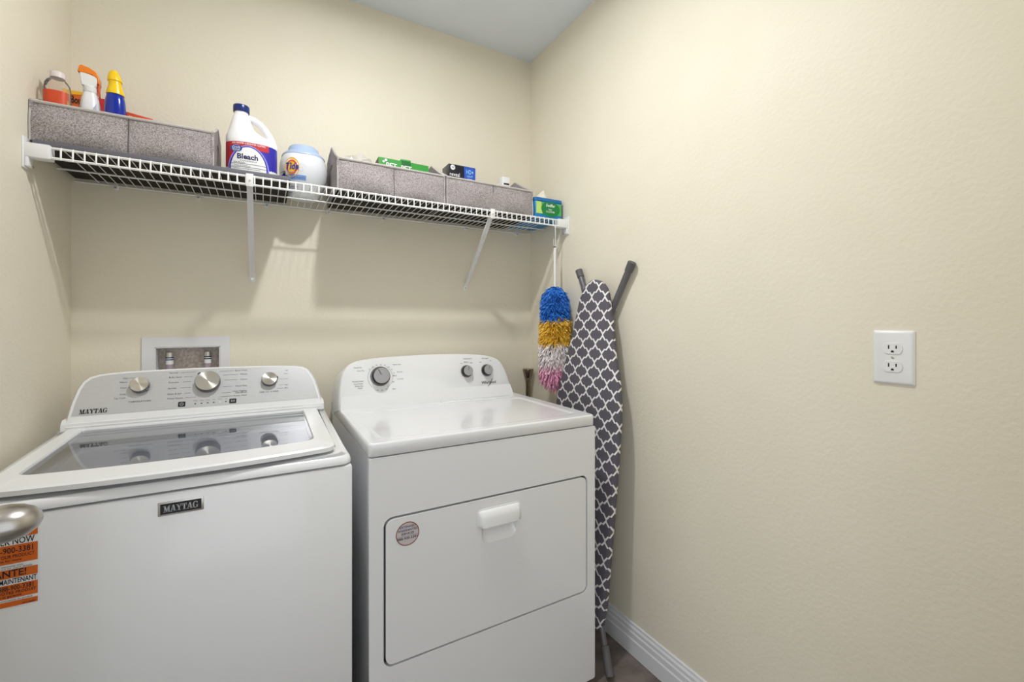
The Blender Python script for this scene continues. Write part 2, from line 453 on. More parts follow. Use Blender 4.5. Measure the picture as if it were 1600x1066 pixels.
# lid
outer = lidloop(-0.4635, 0.1595, 1.637, 0.034)
hole = lidloop(-0.431, 0.117, 1.640, 0.03, 0.079, rb=0.02)
hole = [(x, min(y, 1.622)) for x, y in hole]
b = B()
top_o = lidloop(-0.461, 0.157, 1.634, 0.034, 0.0045)
ho = [(x * 0.985 - 0.157 * 0.015, 1.43 + (y - 1.43) * 0.975) for x, y in hole]
L3 = lambda pts, dz: [(x, y, lidz(y) + dz) for x, y in pts]
b.loft([L3(ho, -0.0135), L3(ho, -0.011), L3(hole, 0), L3(top_o, 0), L3(outer, -0.004), L3(outer, -0.0135), L3(ho, -0.0135)], cap=False)
lid = obj('lid', b, M_PLASTIC, ws, smooth=40)
b = B(); b.flat([(x, y) for x, y in hole], 0)
for v in b.bm.verts: v.co.z = lidz(v.co.y) - 0.0045
obj('glass_pane', b, M_GLASS, lid)
# console
FW = frame((0, 1.63, 0.945), (1, 0, 0), (0, 0.07, 0.14))
out_w = [(-0.468, -0.012), (-0.467, 0.0115), (-0.4625, 0.06), (-0.455, 0.10), (-0.447, 0.121), (-0.434, 0.1345), (-0.415, 0.1415), (-0.385, 0.1455), (-0.35, 0.1478), (-0.28, 0.1495), (-0.195, 0.1503), (-0.11, 0.150), (-0.021, 0.1483), (0.06, 0.1455), (0.1, 0.1425), (0.12, 0.1385), (0.135, 0.129), (0.147, 0.111), (0.157, 0.086), (0.166, 0.05), (0.1735, 0.0115), (0.176, -0.012)]
cx_, cy_ = -0.147, 0.06
def scl(pts, k, ky=None, w=0): return [(cx_ + (x - cx_) * k, cy_ + (y - cy_) * (ky or k), w) for x, y in pts]
b = B(FW)
b.loft([scl(out_w, 1.06, 1.03, -0.15), scl(out_w, 1.035, 1.02, -0.06), scl(out_w, 1.012, 1.008, -0.012), scl(out_w, 1.0, 1.0, -0.004), scl(out_w, 0.992, 0.985, 0.0)])
b.M = ID
b.loft([[(x, 1.625, 0.926), (x, 1.83, 0.926), (x, 1.83, 0.96), (x, 1.64, 0.955), (x, 1.628, 0.945)] for x in (-0.476, 0.1805)])
con = obj('console', b, M_PLASTIC, ws, smooth=40)
pan = [(x, y) for x, y, _ in scl(out_w[1:-1], 0.972, 0.93)]
pan = [(x, max(y, 0.020)) for x, y in pan]
b = B(FW); b.flat(pan, 0.0008)
obj('control_panel', b, M_PANEL, con)
b = B(FW)
slabtext(b, 'MAYTAG', 0.0130, -0.413, 0.0315, 0.0016, 0.76)
obj('lettering', b, M_BLACK, con)
b = B(FW)
def legend(rows, x, align, size=0.0068):
    for t_, y in rows: b.text(t_, size, x, y, 0.0014, align, 0.004)
legend([('Hot', .1247), ('Warm', .1128), ('Cool', .0952), ('Cold', .0756), ('Tap Cold', .0639)], -0.348, 'RIGHT')
legend([('Normal', .1351), ('Bulky Items', .1204), ('Delicates', .1037), ('Sanitize', .0851), ('Drain & Spin', .0668), ('Water Faucet', .0526)], -0.251, 'LEFT')
legend([('Quick Wash', .1334), ('Whites', .12), ('Colors', .1022), ('Heavy Duty', .0802), ('Clean Washer', .0630), ('with affresh', .0575), ('Power Wash', .0477)], -0.046, 'RIGHT')
legend([('Off', .125), ('Auto', .1145), ('Low', .0955), ('High', .0745), ('Max', .063)], 0.073, 'RIGHT', 0.006)
b.text('TEMPERATURE', 0.0066, -0.3145, 0.0505, 0.0014, 'CENTER', 0.012, space=1.25)
b.text('DEEP FILL & RINSE', 0.0062, 0.0165, 0.0535, 0.0014, 'CENTER', 0.012, space=1.1)
for i, t_ in enumerate(('Wash', 'Soak', 'Rinse', 'Spin', 'Done', 'Lid')): b.text(t_, 0.0045, -0.181 + i * 0.0157, 0.0405, 0.0014)
for (x0, x1, y) in ((-.346, -.325, .1247), (-.345, -.338, .0952), (-.222, -.185, .1351), (-.214, -.192, .1204), (-.216, -.195, .1037), (-.22, -.195, .0851), (-.21, -.195, .0668), (-.207, -.18, .0526), (-.122, -.085, .1334), (-.112, -.072, .12), (-.108, -.073, .1022), (-.112, -.085, .0802), (-.115, -.09, .0600), (-.122, -.084, .0477), (.046, .06, .0955), (.046, .058, .0745), (.04, .06, .063)):
    b.flat([(x0, y - .0004), (x1, y - .0004), (x1, y + .0004), (x0, y + .0004)], 0.0013)
obj('legend', b, M_GREYPRINT, con, 'small grey print', kind='stuff')
b = B(FW)
b.flat(rrect(-0.2235, -0.2055, 0.0245, 0.0405, 0.002), 0.0014); b.mi = 1
b.ring(-0.2145, 0.0325, 0.0036, 0.0048, 0.002, 20); b.flat([(-0.2155, 0.032), (-0.2125, 0.032), (-0.2125, 0.0332), (-0.2155, 0.0332)], 0.002)
obj('start_button', b, [M_BLACK, M_LTGREY], con, 'black start button')
b = B(FW); b.flat(rrect(-0.0935, -0.0745, 0.0235, 0.039, 0.002), 0.0014); b.mi = 1
b.text('8:8', 0.0085, -0.084, 0.0312, 0.002, 'CENTER', 0.01)
obj('display', b, [M_BLACK, M_LTGREY], con, 'small black display')
for i in range(6):
    b = B(FW); b.flat([(-0.183 + i * 0.0157, 0.0295), (-0.179 + i * 0.0157, 0.0295), (-0.179 + i * 0.0157, 0.0325), (-0.183 + i * 0.0157, 0.0325)], 0.0014)
    obj('indicator', b, M_WHITE if i == 4 else M_BLACK, con)
def wknob(x, y, r, h, tick):
    b = B(); b.mi = 1
    b.lathe([(r * 1.03, 0.0009), (r * 1.03, h * 0.75), (r * 0.99, h * 0.92)], (0, 0, 0), 36, cap=False)
    b.mi = 0; b.lathe([(r * 0.99, h * 0.92), (r * 0.95, h), (r * 0.05, h)], (0, 0, 0), 36)
    b.mi = 1
    b.M = Matrix.Rotation(tick, 4, 'Z'); b.box(r * 0.9, r * 1.13, -r * 0.12, r * 0.12, 0.0009, h * 0.8)
    o = obj('knob', b, [M_KNOBFACE, M_KNOBSIDE], con, shift=False)
    o.matrix_basis = Matrix.Translation(-wloc(con)) @ FW @ Matrix.Translation((x, y, 0))
wknob(-0.317, 0.0985, 0.0225, 0.019, -0.7)
wknob(-0.1512, 0.0975, 0.0325, 0.022, 2.3)
wknob(0.0178, 0.0945, 0.0225, 0.019, 0.2)
# badge and sticker on the front
FC = frame((0, WY0, 0), (1, 0, 0), (0, 0, 1))
b = B(FC); b.box(-0.1895, -0.1115, 0.8190, 0.8475, 0.0, 0.003, 0.001)
b.mi = 1; b.flat([(-0.1855, 0.8225), (-0.1155, 0.8225), (-0.1155, 0.8440), (-0.1855, 0.8440)], 0.0034)
b.mi = 2; slabtext(b, 'MAYTAG', 0.0135, -0.1505, 0.8333, 0.0039, 0.74)
obj('badge', b, [M_STEEL, M_BLACK, M_LTGREY], ws, 'black badge with pale lettering in a steel frame')
b = B(FC)
SX0, SX1 = -0.50, -0.3655
Z0, Z1 = 0.698, 0.872
b.flat([(SX0, Z0), (SX1, Z0), (SX1, Z1), (SX0, Z1)], 0.0006)
b.mi = 1
for z0, z1 in ((.8265, .868), (.779, .813), (.753, .769), (.716, .741), (.701, .7105)):
    b.flat([(SX0, z0), (SX1 - .001, z0), (SX1 - .001, z1), (SX0, z1)], 0.0011)
b.mi = 2
b.text('REGISTER NOW', 0.0168, SX1 - .005, .8195, .0015, 'RIGHT', .012, sx=.66)
b.text('1-888-900-3381', 0.0150, SX1 - .005, .8035, .0016, 'RIGHT', .012, sx=.72)
b.text('TO PROTECT YOUR PRODUCT', 0.0085, SX1 - .005, .7925, .0016, 'RIGHT', .01, sx=.72)
b.text('or visit us online for more', 0.0058, SX1 - .022, .7855, .0016, 'RIGHT', .01)
b.text('service details', 0.0058, SX1 - .050, .7805, .0016, 'RIGHT', .01)
b.text('IMPORTANTE!', 0.0175, SX1 - .015, .7612, .0016, 'RIGHT', .016, sx=.86)
b.text('MAINTENANT', 0.0128, SX1 - .002, .7470, .0015, 'RIGHT', .014, sx=.60)
b.text('1-888-900-3381', 0.0125, SX1 - .005, .7345, .0016, 'RIGHT', .012, sx=.66)
b.text('POUR VOTRE PRODUIT', 0.0075, SX1 - .003, .7262, .0016, 'RIGHT', .01, sx=.85)
b.text('service et garantie', 0.0058, SX1 - .022, .7205, .0016, 'RIGHT', .01)
b.text('10-Year limited parts warranty only', 0.0050, SX1 - .02, .7753, .0015, 'RIGHT')
b.text('see product literature for more details', 0.0050, SX1 - .008, .7715, .0015, 'RIGHT')
b.text('voir la documentation du produit', 0.0046, SX1 - .008, .7132, .0015, 'RIGHT')
b.text('W10000', 0.005, SX1 - .004, .7035, .0016, 'RIGHT', .01)
obj('sticker', b, [M_WHITE, M_ORANGE, M_BLACK], ws, 'orange and white service sticker with black print')

# ------------------------------------------------------------------ dryer
DX0, DX1, DY0, DY1 = 0.2335, 0.9725, 1.1476, 1.855
dr = thing('clothes_dryer', ((DX0 + DX1) / 2, (DY0 + DY1) / 2, 0), 'white front-loading clothes dryer with a closed square door, right of the washer', 'dryer')
FD = frame((0, DY0, 0), (1, 0, 0), (0, 0, 1))
DR = (0.2705, 0.9415, 0.3235, 0.7135)
ZT = 0.8735
b = B()
b.box(DX0 + 0.004, DX1 - 0.001, DY0 + 0.02, DY1, 0.028, ZT - 0.004)
b.M = FD
dh = rrect(*DR, 0.024, 6)
fo = rrect(DX0, DX1 + 0.002, 0.022, ZT, 0.006, 3)
b.poly([fo, dh], 0.0, -0.022)
obj('cabinet', b, M_ENAMEL, dr, bevel=0.0025)
b = B(FD); b.poly([rrect(DR[0] - .002, DR[1] + .002, DR[2] - .002, DR[3] + .002, 0.024, 6)], -0.0185, -0.0165)
obj('door_gasket', b, M_DARK, dr)
for px in (DX0 + 0.06, DX1 - 0.06):
    for py in (DY0 + 0.06, DY1 - 0.06):
        b = B(); b.lathe([(0.022, 0), (0.022, 0.012), (0.01, 0.015), (0.01, 0.03)], (px, py, 0), 12); obj('foot', b, M_DARK, dr)
# door with the scooped grip
g = 0.0056
gh = rrect(0.552, 0.668, 0.578, 0.650, [.01, .01, .026, .026], 6)
b = B(FD); b.poly([rrect(DR[0] + g, DR[1] - g, DR[2] + g, DR[3] - g, 0.020, 6), gh], 0.0005, -0.016)
def sc(pts, k, kz, w): return [(0.610 + (x - 0.610) * k, 0.640 + (y - 0.640) * kz, w) for x, y in pts]
b.loft([sc(gh, 1, 1, 0.0005), sc(gh, 0.985, 0.97, -0.0006), sc(gh, 0.95, 0.90, -0.0028), sc(gh, 0.90, 0.78, -0.0068), sc(gh, 0.84, 0.62, -0.0105), sc(gh, 0.78, 0.42, -0.0125)], cap=False)
b.flat([(p[0], p[1]) for p in sc(gh, 0.78, 0.42, 0)], -0.0125)
dd = obj('door', b, M_ENAMEL, dr, bevel=0.0018, smooth=60)
b = B(FD)
def pull(x0, x1, prof): return [[(x, z, w) for (z, w) in prof] for x in (x0, x1)]
rings = []
for k, (ins, sc_) in enumerate(((0, 0.2), (0.005, 0.75), (0.014, 1.0))): rings.append((0.5395 + ins, sc_))
for (ins, sc_) in ((0.014, 1.0), (0.005, 0.75), (0, 0.2)): rings.append((0.6795 - ins, sc_))
base = [(0.6765, 0.0), (0.6755, 0.004), (0.6705, 0.009), (0.663, 0.0135), (0.6565, 0.0155), (0.640, 0.0165), (0.6295, 0.017), (0.6285, 0.014), (0.640, 0.0)]
b.loft([[(x, 0.652 + (z - 0.652) * (0.86 + 0.14 * s_), w * s_ + 0.0004) for z, w in base] for x, s_ in rings])
b.poly([rrect(0.536, 0.683, 0.632, 0.6795, [0.014, 0.014, 0.002, 0.002], 4)], 0.0005, 0.0022)
obj('door_handle', b, M_PLASTIC, dd, smooth=50)
b = B(FD); b.disc(0.333, 0.6615, 0.0312, w=0.0012); b.mi = 1; b.ring(0.333, 0.6615, 0.0290, 0.0314, 0.0016, 40)
b.mi = 2
b.text('EXTENDED', 0.0085, 0.333, 0.6800, 0.0016, 'CENTER', .012); b.text('WARRANTIES', 0.0085, 0.333, 0.6710, 0.0016, 'CENTER', .012); b.text('SERVICES', 0.0085, 0.333, 0.6620, 0.0016, 'CENTER', .012)
b.text('888-900-3381', 0.0095, 0.333, 0.6500, 0.0016, 'CENTER', .014, fit=0.053)
b.flat([(0.305, 0.6555), (0.361, 0.6555), (0.361, 0.6561), (0.305, 0.6561)], 0.0016)
obj('sticker', b, [M_STICK, M_STICKRIM, M_NAVYP], dd, 'round sticker with a brown rim and navy print')
# top: slab with a soft front edge and a shallow pressed tray
b = B()
def trect(d, z, r=0.012): return [(p[0], p[1], z) for p in rrect(DX0 - 0.001 + d, DX1 - d, DY0 - 0.001 + d, DY1, r, 4)]
b.loft([trect(0.002, 0.8765), trect(0.0, 0.8785), trect(0.0, 0.9065), trect(0.001, 0.9093), trect(0.0035, 0.9115)], cap=False)
rim = [(p[0], p[1]) for p in trect(0.0035, 0)]
tray = rrect(DX0 + 0.03, DX1 - 0.04, DY0 + 0.035, 1.575, 0.03, 5)
b.poly([rim, tray], 0.9115, None)
tin = rrect(DX0 + 0.045, DX1 - 0.055, DY0 + 0.05, 1.56, 0.02, 5)
b.loft([[(p[0], p[1], 0.9115) for p in tray], [(p[0], p[1], 0.9085) for p in tin]], cap=False)
b.flat(tin, 0.9085)
b.flat([(p[0], p[1]) for p in trect(0.002, 0)], 0.8765)
obj('top_panel', b, M_ENAMEL, dr, smooth=50)
# lint screen cover at the back of the top
b = B(); b.box(0.60, 0.91, 1.585, 1.632, 0.909, 0.9135, 0.0015)
obj('lint_screen_cover', b, M_ENAMEL, dr)
# console
FE = frame((0, 1.645, 0.911), (1, 0, 0), (0, 0.045, 0.184))
out_d = [(0.2335, 0.0), (0.2345, 0.03), (0.239, 0.08), (0.2445, 0.112), (0.2515, 0.135), (0.262, 0.152), (0.276, 0.164), (0.29, 0.171), (0.3055, 0.1765), (0.35, 0.182), (0.40, 0.1855), (0.46, 0.188), (0.53, 0.1895), (0.60, 0.1898), (0.66, 0.1892), (0.74, 0.186), (0.80, 0.181), (0.835, 0.1755), (0.862, 0.168), (0.882, 0.1585), (0.897, 0.145), (0.911, 0.118), (0.9235, 0.08), (0.934, 0.03), (0.940, 0.0)]
cx_, cy_ = 0.588, 0.05
b = B(FE); b.loft([scl(out_d, 1.015, 1.0, -0.16), scl(out_d, 1.012, 1.0, -0.05), scl(out_d, 1.008, 1.0, -0.012), scl(out_d, 1.0, 0.992, -0.003), scl(out_d, 0.990, 0.975, 0.0)])
con = obj('console', b, M_PLASTIC, dr, smooth=45)
b = B(FE); b.loft([[(xa, -0.002, -0.004), (xa, -0.002, 0.0065), (xa, 0.012, 0.0045), (xa + sg_ * .004, 0.03, 0.0022), (xa + sg_ * .008, 0.047, 0.0002), (xa + sg_ * .008, 0.047, -0.004)] for xa, sg_ in ((0.2355, 1), (0.9385, -1))])
obj('console_sill', b, M_PLASTIC, con)
def dknob(x, y, r, h, tick):
    b = B(FE)
    b.mi = 1; b.lathe([(r * 1.25, 0.0004), (r * 1.22, 0.004), (r * 1.05, 0.0045)], (x, y, 0), 36, cap=False)
    b.mi = 2; b.lathe([(r * 1.06, 0.0045), (r * 1.04, h * 0.8), (r * 0.99, h * 0.93)], (x, y, 0), 36, cap=False)
    b.mi = 0; b.lathe([(r * 0.99, h * 0.93), (r * 0.94, h), (r * 0.02, h)], (x, y, 0), 36)
    b.mi = 1; d = Vector((math.cos(tick), math.sin(tick))); q = Vector((-d.y, d.x)) * r * 0.045
    b.flat([tuple(Vector((x, y)) + d * r * 0.12 - q), tuple(Vector((x, y)) + d * r * 0.9 - q), tuple(Vector((x, y)) + d * r * 0.9 + q), tuple(Vector((x, y)) + d * r * 0.12 + q)], h + 0.0006)
    obj('knob', b, [M_GREYKNOB, M_KNOBSIDE, M_DARK], con)
dknob(0.3815, 0.1125, 0.0295, 0.026, 2.0)
dknob(0.7330, 0.1120, 0.0205, 0.022, 1.4)
dknob(0.8255, 0.1115, 0.0205, 0.022, 1.2)
b = B(FE)
b.ring(0.3815, 0.1085, 0.0455, 0.0462, 0.0012, 24, 2.0, 4.0)
b.ring(0.3815, 0.1085, 0.0455, 0.0462, 0.0012, 24, -1.0, 1.0)
for (t_, x, y) in (('Timed Dry', .302, .149), ('Auto Dry', .312, .137), ('Wrinkle Shield', .300, .098), ('Cool Down', .302, .089), ('Damp Dry', .304, .081), ('Heavy', .307, .073), ('Sensor Dry', .446, .154), ('Normal', .455, .125), ('More', .436, .112), ('Less Dry', .456, .098), ('Off', .427, .088), ('Start', .430, .062), ('Temperature', .742, .1645), ('End Signal', .824, .163), ('Low', .712, .146), ('Medium', .735, .151), ('High', .757, .147), ('Off', .799, .147), ('On', .848, .152)):
    b.text(t_, 0.0075 if y > .16 else 0.0066, x, y, 0.0012, 'CENTER', .004)
for i, a in enumerate((2.4, 2.1, 1.8, 1.5, 1.2, .9, .6, .3, -1.2, -1.5, -1.8)):
    b.text(str((i * 10) % 70 + 10), 0.006, .3815 + .053 * math.cos(a), .108 + .048 * math.sin(a), 0.0012)
obj('legend', b, M_GREYPRINT, con, 'small grey print', kind='stuff')
b = B(FE)
b.text('Whirlpool', 0.0165, 0.829, 0.0600, 0.0014, 'CENTER', .012, shear=0.15, fit=0.068)
pts = [(0.823, 0.043), (0.832, 0.052), (0.842, 0.066), (0.847, 0.075)]
for (p, q) in zip(pts, pts[1:]): b.flat([(p[0] - .0012, p[1]), (p[0] + .0012, p[1] - .001), (q[0] + .0018, q[1]), (q[0] - .001, q[1])], 0.0014)
obj('lettering', b, M_BLACK, con)

# ------------------------------------------------------------------ recessed supply box behind the washer
sb = thing('supply_box', (-0.23, YB, 1.06), 'white recessed plumbing supply box in the back wall above the washer', 'supply box')
b = B(FB); b.poly([[(-0.3585, 0.95), (-0.1065, 0.95), (-0.1065, 1.1725), (-0.3585, 1.1725)], [(BX[0], BX[2]), (BX[1], BX[2]), (BX[1], BX[3]), (BX[0], BX[3])]], 0.0, 0.006)
obj('face_frame', b, M_TRIM, sb, bevel=0.0015)
b = B(FB)
for (u0, u1, v0, v1) in ((BX[0], BX[0] + .003, BX[2], BX[3]), (BX[1] - .003, BX[1], BX[2], BX[3]), (BX[0], BX[1], BX[3] - .003, BX[3]), (BX[0], BX[1], BX[2], BX[2] + .003)):
    b.box(u0, u1, v0, v1, -0.055, 0.004)
b.mi = 1; b.box(BX[0], BX[1], BX[2], BX[3], -0.06, -0.055)
M_BOXBACK = noisy('mottled_grey_back', srgb(190, 178, 170), srgb(226, 216, 208), 90, 0.9, 0.4, 90)
obj('recess', b, [M_TRIM, M_BOXBACK], sb)
for x in (-0.287, -0.1765):
    b = B(); yv = YB + 0.028
    b.lathe([(0.006, 0.975), (0.006, 1.03), (0.0105, 1.032), (0.0105, 1.1), (0.012, 1.101), (0.012, 1.116), (0.0085, 1.119)], (x, yv, 0), 16)
    v = obj('valve', b, M_STEEL, sb)
    b = B(); b.lathe([(0.0112, 1.045), (0.0112, 1.108)], (x, yv, 0), 16, cap=False)
    b.mi = 1
    for z in (1.096, 1.089): b.lathe([(0.0116, z), (0.0116, z + 0.004)], (x, yv, 0), 16, cap=False)
    b.mi = 2; b.lathe([(0.0115, 1.05), (0.0115, 1.075)], (x, yv, 0), 16, cap=False)
    obj('paper_tag', b, [M_WHITE, M_NAVYP, C('mauve_print', 176, 160, 172)], v)

# ------------------------------------------------------------------ wire shelf
SZ = 1.6755
sh = thing('wire_shelf', (0.33, 1.75, SZ), 'long white wire shelf across the back wall above both machines', 'shelf')
def rod(name, pts, r, n=8):
    b = B(); b.tube(pts, r, n); obj(name, b, M_WIRE, sh, smooth=60)
x0, x1 = -0.478, 1.124
rod('lip_rod', [(x0 - .02, 1.5895, 1.6770), (x1 + .02, 1.5895, 1.6770)], 0.0036)
rod('lip_rod', [(x0 - .02, 1.5885, 1.6510), (x1 + .02, 1.5885, 1.6510)], 0.0036)
rod('deck_rod', [(x0 - .045, 1.765, 1.6715), (x1 + .06, 1.765, 1.6715)], 0.0028)
rod('deck_rod', [(x0 - .045, 1.8985, 1.6715), (x1 + .06, 1.8985, 1.6715)], 0.0032)
wire = None
NW = 69
for i in range(NW):
    x = -0.463 + i * 0.02312
    if wire is None:
        b = B(); b.tube([(x, 1.9, 1.6752), (x, 1.60, 1.6800), (x, 1.5915, 1.6808), (x, 1.5872, 1.6770), (x, 1.5865, 1.6475)], 0.0020, 6, [.0014, .0014, .0017, .0021, .0021])
        wire = obj('cross_wire', b, M_WIRE, sh, smooth=60)
    else:
        c = wire.copy(); COL.objects.link(c); c.parent = sh; c.location.x = wire.location.x + i * 0.02312
for (xw, s) in ((XL, 1), (XR, -1)):
    b = B()
    X = lambda d: xw + s * d
    bx = lambda a, c_, *r, **k: b.box(min(X(a), X(c_)), max(X(a), X(c_)), *r, **k)
    bx(0.0, 0.004, 1.578, 1.614, 1.617, 1.698, bev=0.0015)
    bx(0.003, 0.052 if s > 0 else 0.058, 1.5805, 1.613, 1.6455, 1.6830, bev=0.003)
    bx(0.004, 0.012, 1.582, 1.610, 1.622, 1.650, bev=0.002)
    b.mi = 1; b.lathe([(0.004, X(0.004)), (0.004, X(0.013)), (0.001, X(0.0135))], (0, 1.606, 1.625), 10, 'x')
    obj('end_bracket', b, [M_PLASTIC, M_STEEL], sh)
for (xt, xb, zb) in ((-0.037, -0.036, 1.395), (0.810, 0.830, 1.395)):
    b = B(); yt, zt = 1.594, 1.667
    L = (Vector((xb, 1.903, zb)) - Vector((xt, yt, zt)))
    d = L.normalized(); u = Vector((1, 0, 0)); u = (u - d * u.dot(d)).normalized(); w = u.cross(d)
    b.M = frame((xt, yt, zt), u, d)
    ln = L.length
    b.box(-0.0085, 0.0085, 0.0, ln, -0.0012, 0.0012); b.box(-0.0085, -0.0065, 0.012, ln - 0.02, -0.008, 0.0); b.box(0.0065, 0.0085, 0.012, ln - 0.02, -0.008, 0.0)
    b.M = ID
    b.box(xt - 0.010, xt + 0.010, 1.5815, 1.5855, 1.644, 1.684, 0.001)
    b.box(xb - 0.0105, xb + 0.0105, YB - 0.005, YB - 0.0002, zb - 0.022, zb + 0.014, 0.001)
    b.mi = 1; b.lathe([(0.0045, YB - 0.0085), (0.0045, YB - 0.004)], (xb, 0, zb - 0.010), 10, 'y'); b.lathe([(0.003, 1.5795), (0.003, 1.583)], (xt, 0, 1.662), 10, 'y')
    obj('shelf_brace', b, [M_WIRE, M_STEEL], sh)
for x in (-0.422, -0.2, 0.012, 0.228, 0.445, 0.829, 1.104):
    b = B(); b.box(x - 0.007, x + 0.007, 1.893, YB - 0.0005, 1.660, 1.677, 0.002); b.mi = 1
    b.lathe([(0.0035, 1.889), (0.0035, 1.895)], (x, 0, 1.664), 10, 'y')
    obj('wall_clip', b, [M_PLASTIC, M_STEEL], sh)

# ------------------------------------------------------------------ things on the shelf
ZS = 1.682           # top of the wires
b = B(); b.box(-0.522, 0.078, 1.602, 1.898, ZS, ZS + 0.0165, 0.002)
b.mi = 1; b.box(-0.520, 0.076, 1.606, 1.896, ZS - 0.0004, ZS + 0.002)  # thin underside sheet, darkened for the shade below the shelf
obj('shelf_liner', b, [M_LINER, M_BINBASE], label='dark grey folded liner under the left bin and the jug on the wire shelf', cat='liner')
def fabric_bin(x0, x1, z0, zf, zp, zr, label, y0=1.615, y1=1.885, xs=None, bulge=0.013):
    t = thing('fabric_bin', ((x0 + x1) / 2, (y0 + y1) / 2, z0), label, 'storage bin', 'grey fabric bins on the wire shelf')
    yp = y0 + (y1 - y0) * 0.55
    xs = xs or (x0 + x1) / 2
    # front wall: two soft panels, slightly puffed, with a seam
    b = B(); th = 0.006
    n = 24; rows = 8
    def fy(x, k):
        pk = (x - x0) / (xs - x0) if x < xs else (x - xs) / (x1 - xs)
        puff = math.sin(PI * min(max(pk, 0), 1)) ** 0.6
        return y0 - bulge * puff * math.sin(PI * (k ** 0.7)) + 0.004 * k + 0.004 * math.sin(9 * x + 6 * k) * k * (1 - k) * 4 * .6
    grid = [[(x0 + (x1 - x0) * i / n, fy(x0 + (x1 - x0) * i / n, k / rows), z0 + (zf - z0) * k / rows) for i in range(n + 1)] for k in range(rows + 1)]
    b.loft(grid, cap=False, closed=False)
    b.loft([[(p[0], p[1] + th, p[2]) for p in r] for r in grid], cap=False, closed=False)
    b.box(x0, x1, y0 + 0.004, y0 + 0.010, zf - 0.003, zf)
    obj('front_panel', b, M_FABRIC, t, smooth=60)
    for xa, xb_ in ((x0, x0 + th), (x1 - th, x1)):
        b = B(frame((0, 0, 0), (0, 1, 0), (0, 0, 1)))
        sagl = [(y0, z0), (y1, z0), (y1, zr), ((yp + y1) / 2, (zp + zr) / 2 + .004), (yp, zp), ((yp + y0) / 2, (zp + zf) / 2 - .003), (y0, zf)]
        hole = [(yp + 0.028 * math.cos(a * PI / 6), z0 + (zp - z0) * 0.62 + 0.010 * math.sin(a * PI / 6)) for a in range(12)]
        b.poly([sagl, hole], xa, xb_)
        obj('side_panel', b, M_FABRIC, t)
        b = B(); pts = [(( xa + xb_) / 2, y, z) for y, z in sagl[2:]]
        b.tube(pts, 0.0042, 6); obj('binding', b, M_BINTRIM, t)
    b = B(frame((0, y1, 0), (1, 0, 0), (0, 0, 1))); k = 12
    top = [(x1 - (x1 - x0) * i / k, zr - 0.012 * math.sin(PI * i / k)) for i in range(k + 1)]
    b.poly([[(x0, z0), (x1, z0)] + top], 0, -th); obj('back_panel', b, M_FABRIC, t)
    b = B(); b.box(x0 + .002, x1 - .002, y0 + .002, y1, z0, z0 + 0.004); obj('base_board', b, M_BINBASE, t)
    b = B(); b.tube([(x0 + 0.002, y0 + 0.003, zf), (x1 - 0.002, y0 + 0.003, zf)], 0.0045, 8); obj('binding', b, M_BINTRIM, t, 'pale binding along the front rim')
    b = B(); b.tube([(xs, fy(xs, k / 6) - 0.0012, z0 + (zf - z0) * k / 6) for k in range(7)], 0.0016, 6); obj('seam', b, M_SEAM, t)
    for xe in (x0 + 0.0012, x1 - 0.0012):
        b = B(); b.tube([(xe, fy(xe, k / 6) - 0.0006, z0 + (zf - z0) * k / 6) for k in range(7)], 0.0022, 6); obj('seam', b, M_BINTRIM, t)
    return t
ZL = ZS + 0.0168
fabric_bin(-0.5315, -0.132, ZL, 1.8035, 1.868, 1.85, 'grey fabric bin holding spray bottles, leftmost on the shelf', xs=-0.332)
fabric_bin(0.222, 0.6175, ZS, 1.794, 1.877, 1.855, 'grey fabric bin with the green carton, just right of the round white tub', xs=0.419)
fabric_bin(0.624, 1.022, ZS, 1.794, 1.872, 1.845, 'grey fabric bin with the black bulb carton, rightmost of the bins', xs=0.829)

# --- inside the left bin
ZB = ZL + 0.0045
t = thing('clear_bottle', (-0.492, 1.665, ZB), 'clear plastic bottle with an orange label and white cap, leftmost in the left bin', 'bottle')
cx, cy = -0.492, 1.665
b = B(); b.loft([sup(cx, cy, r * 1.0, r * 0.92, ZB + h, 2.6) for r, h in ((.022, 0), (.026, .004), (.0265, .06), (.0265, .158), (.0252, .170), (.0215, .179), (.0150, .186), (.0145, .192))], cap=False)
obj('bottle', b, M_CLEAR, t, smooth=60)
b = B(); b.lathe([(.0155, .189), (.0155, .203), (.0145, .205)], (cx, cy, ZB), 24); obj('cap', b, C('pinkish_cap', 225, 215, 214), t)
b = B(); b.loft([sup(cx, cy, .0272, .0252, ZB + h, 2.6)[18:30] for h in (.045, .148)], cap=False, closed=False); obj('label', b, M_REDORANGE, t, 'orange label')
def crumple(name, cx, cy, cz, rx, ry, rz, mt, label, cat, seed):
    rnd = random.Random(seed); tb = bmesh.new(); bmesh.ops.create_icosphere(tb, subdivisions=3, radius=1)
    for v in tb.verts:
        k = 0.75 + 0.35 * rnd.random(); v.co = Vector((cx + v.co.x * rx * k, cy + v.co.y * ry * k, cz + v.co.z * rz * k))
    b = B(); b.add(tb); obj(name, b, mt, label=label, cat=cat, smooth=0)
crumple('plastic_pouch', -0.509, 1.737, ZB + 0.088, .015, .035, .092, M_POUCH, 'crumpled cloudy plastic pouch behind the clear bottle in the left bin', 'pouch', 3)
b = B(); b.box(-0.522, -0.458, 1.80, 1.868, ZB, 1.921)
t = thing('orange_box', (-0.49, 1.834, ZB), 'orange dryer sheet box with dark letters, behind the white spray bottle', 'box')
obj('carton', b, M_ORANGE, t, bevel=0.001)
fo = frame((0, 1.80, 0), (1, 0, 0), (0, 0, 1))
b = B(fo); b.text('Bounce', 0.032, -0.5035, 1.893, 0.0012, 'LEFT', .02, fit=0.044)
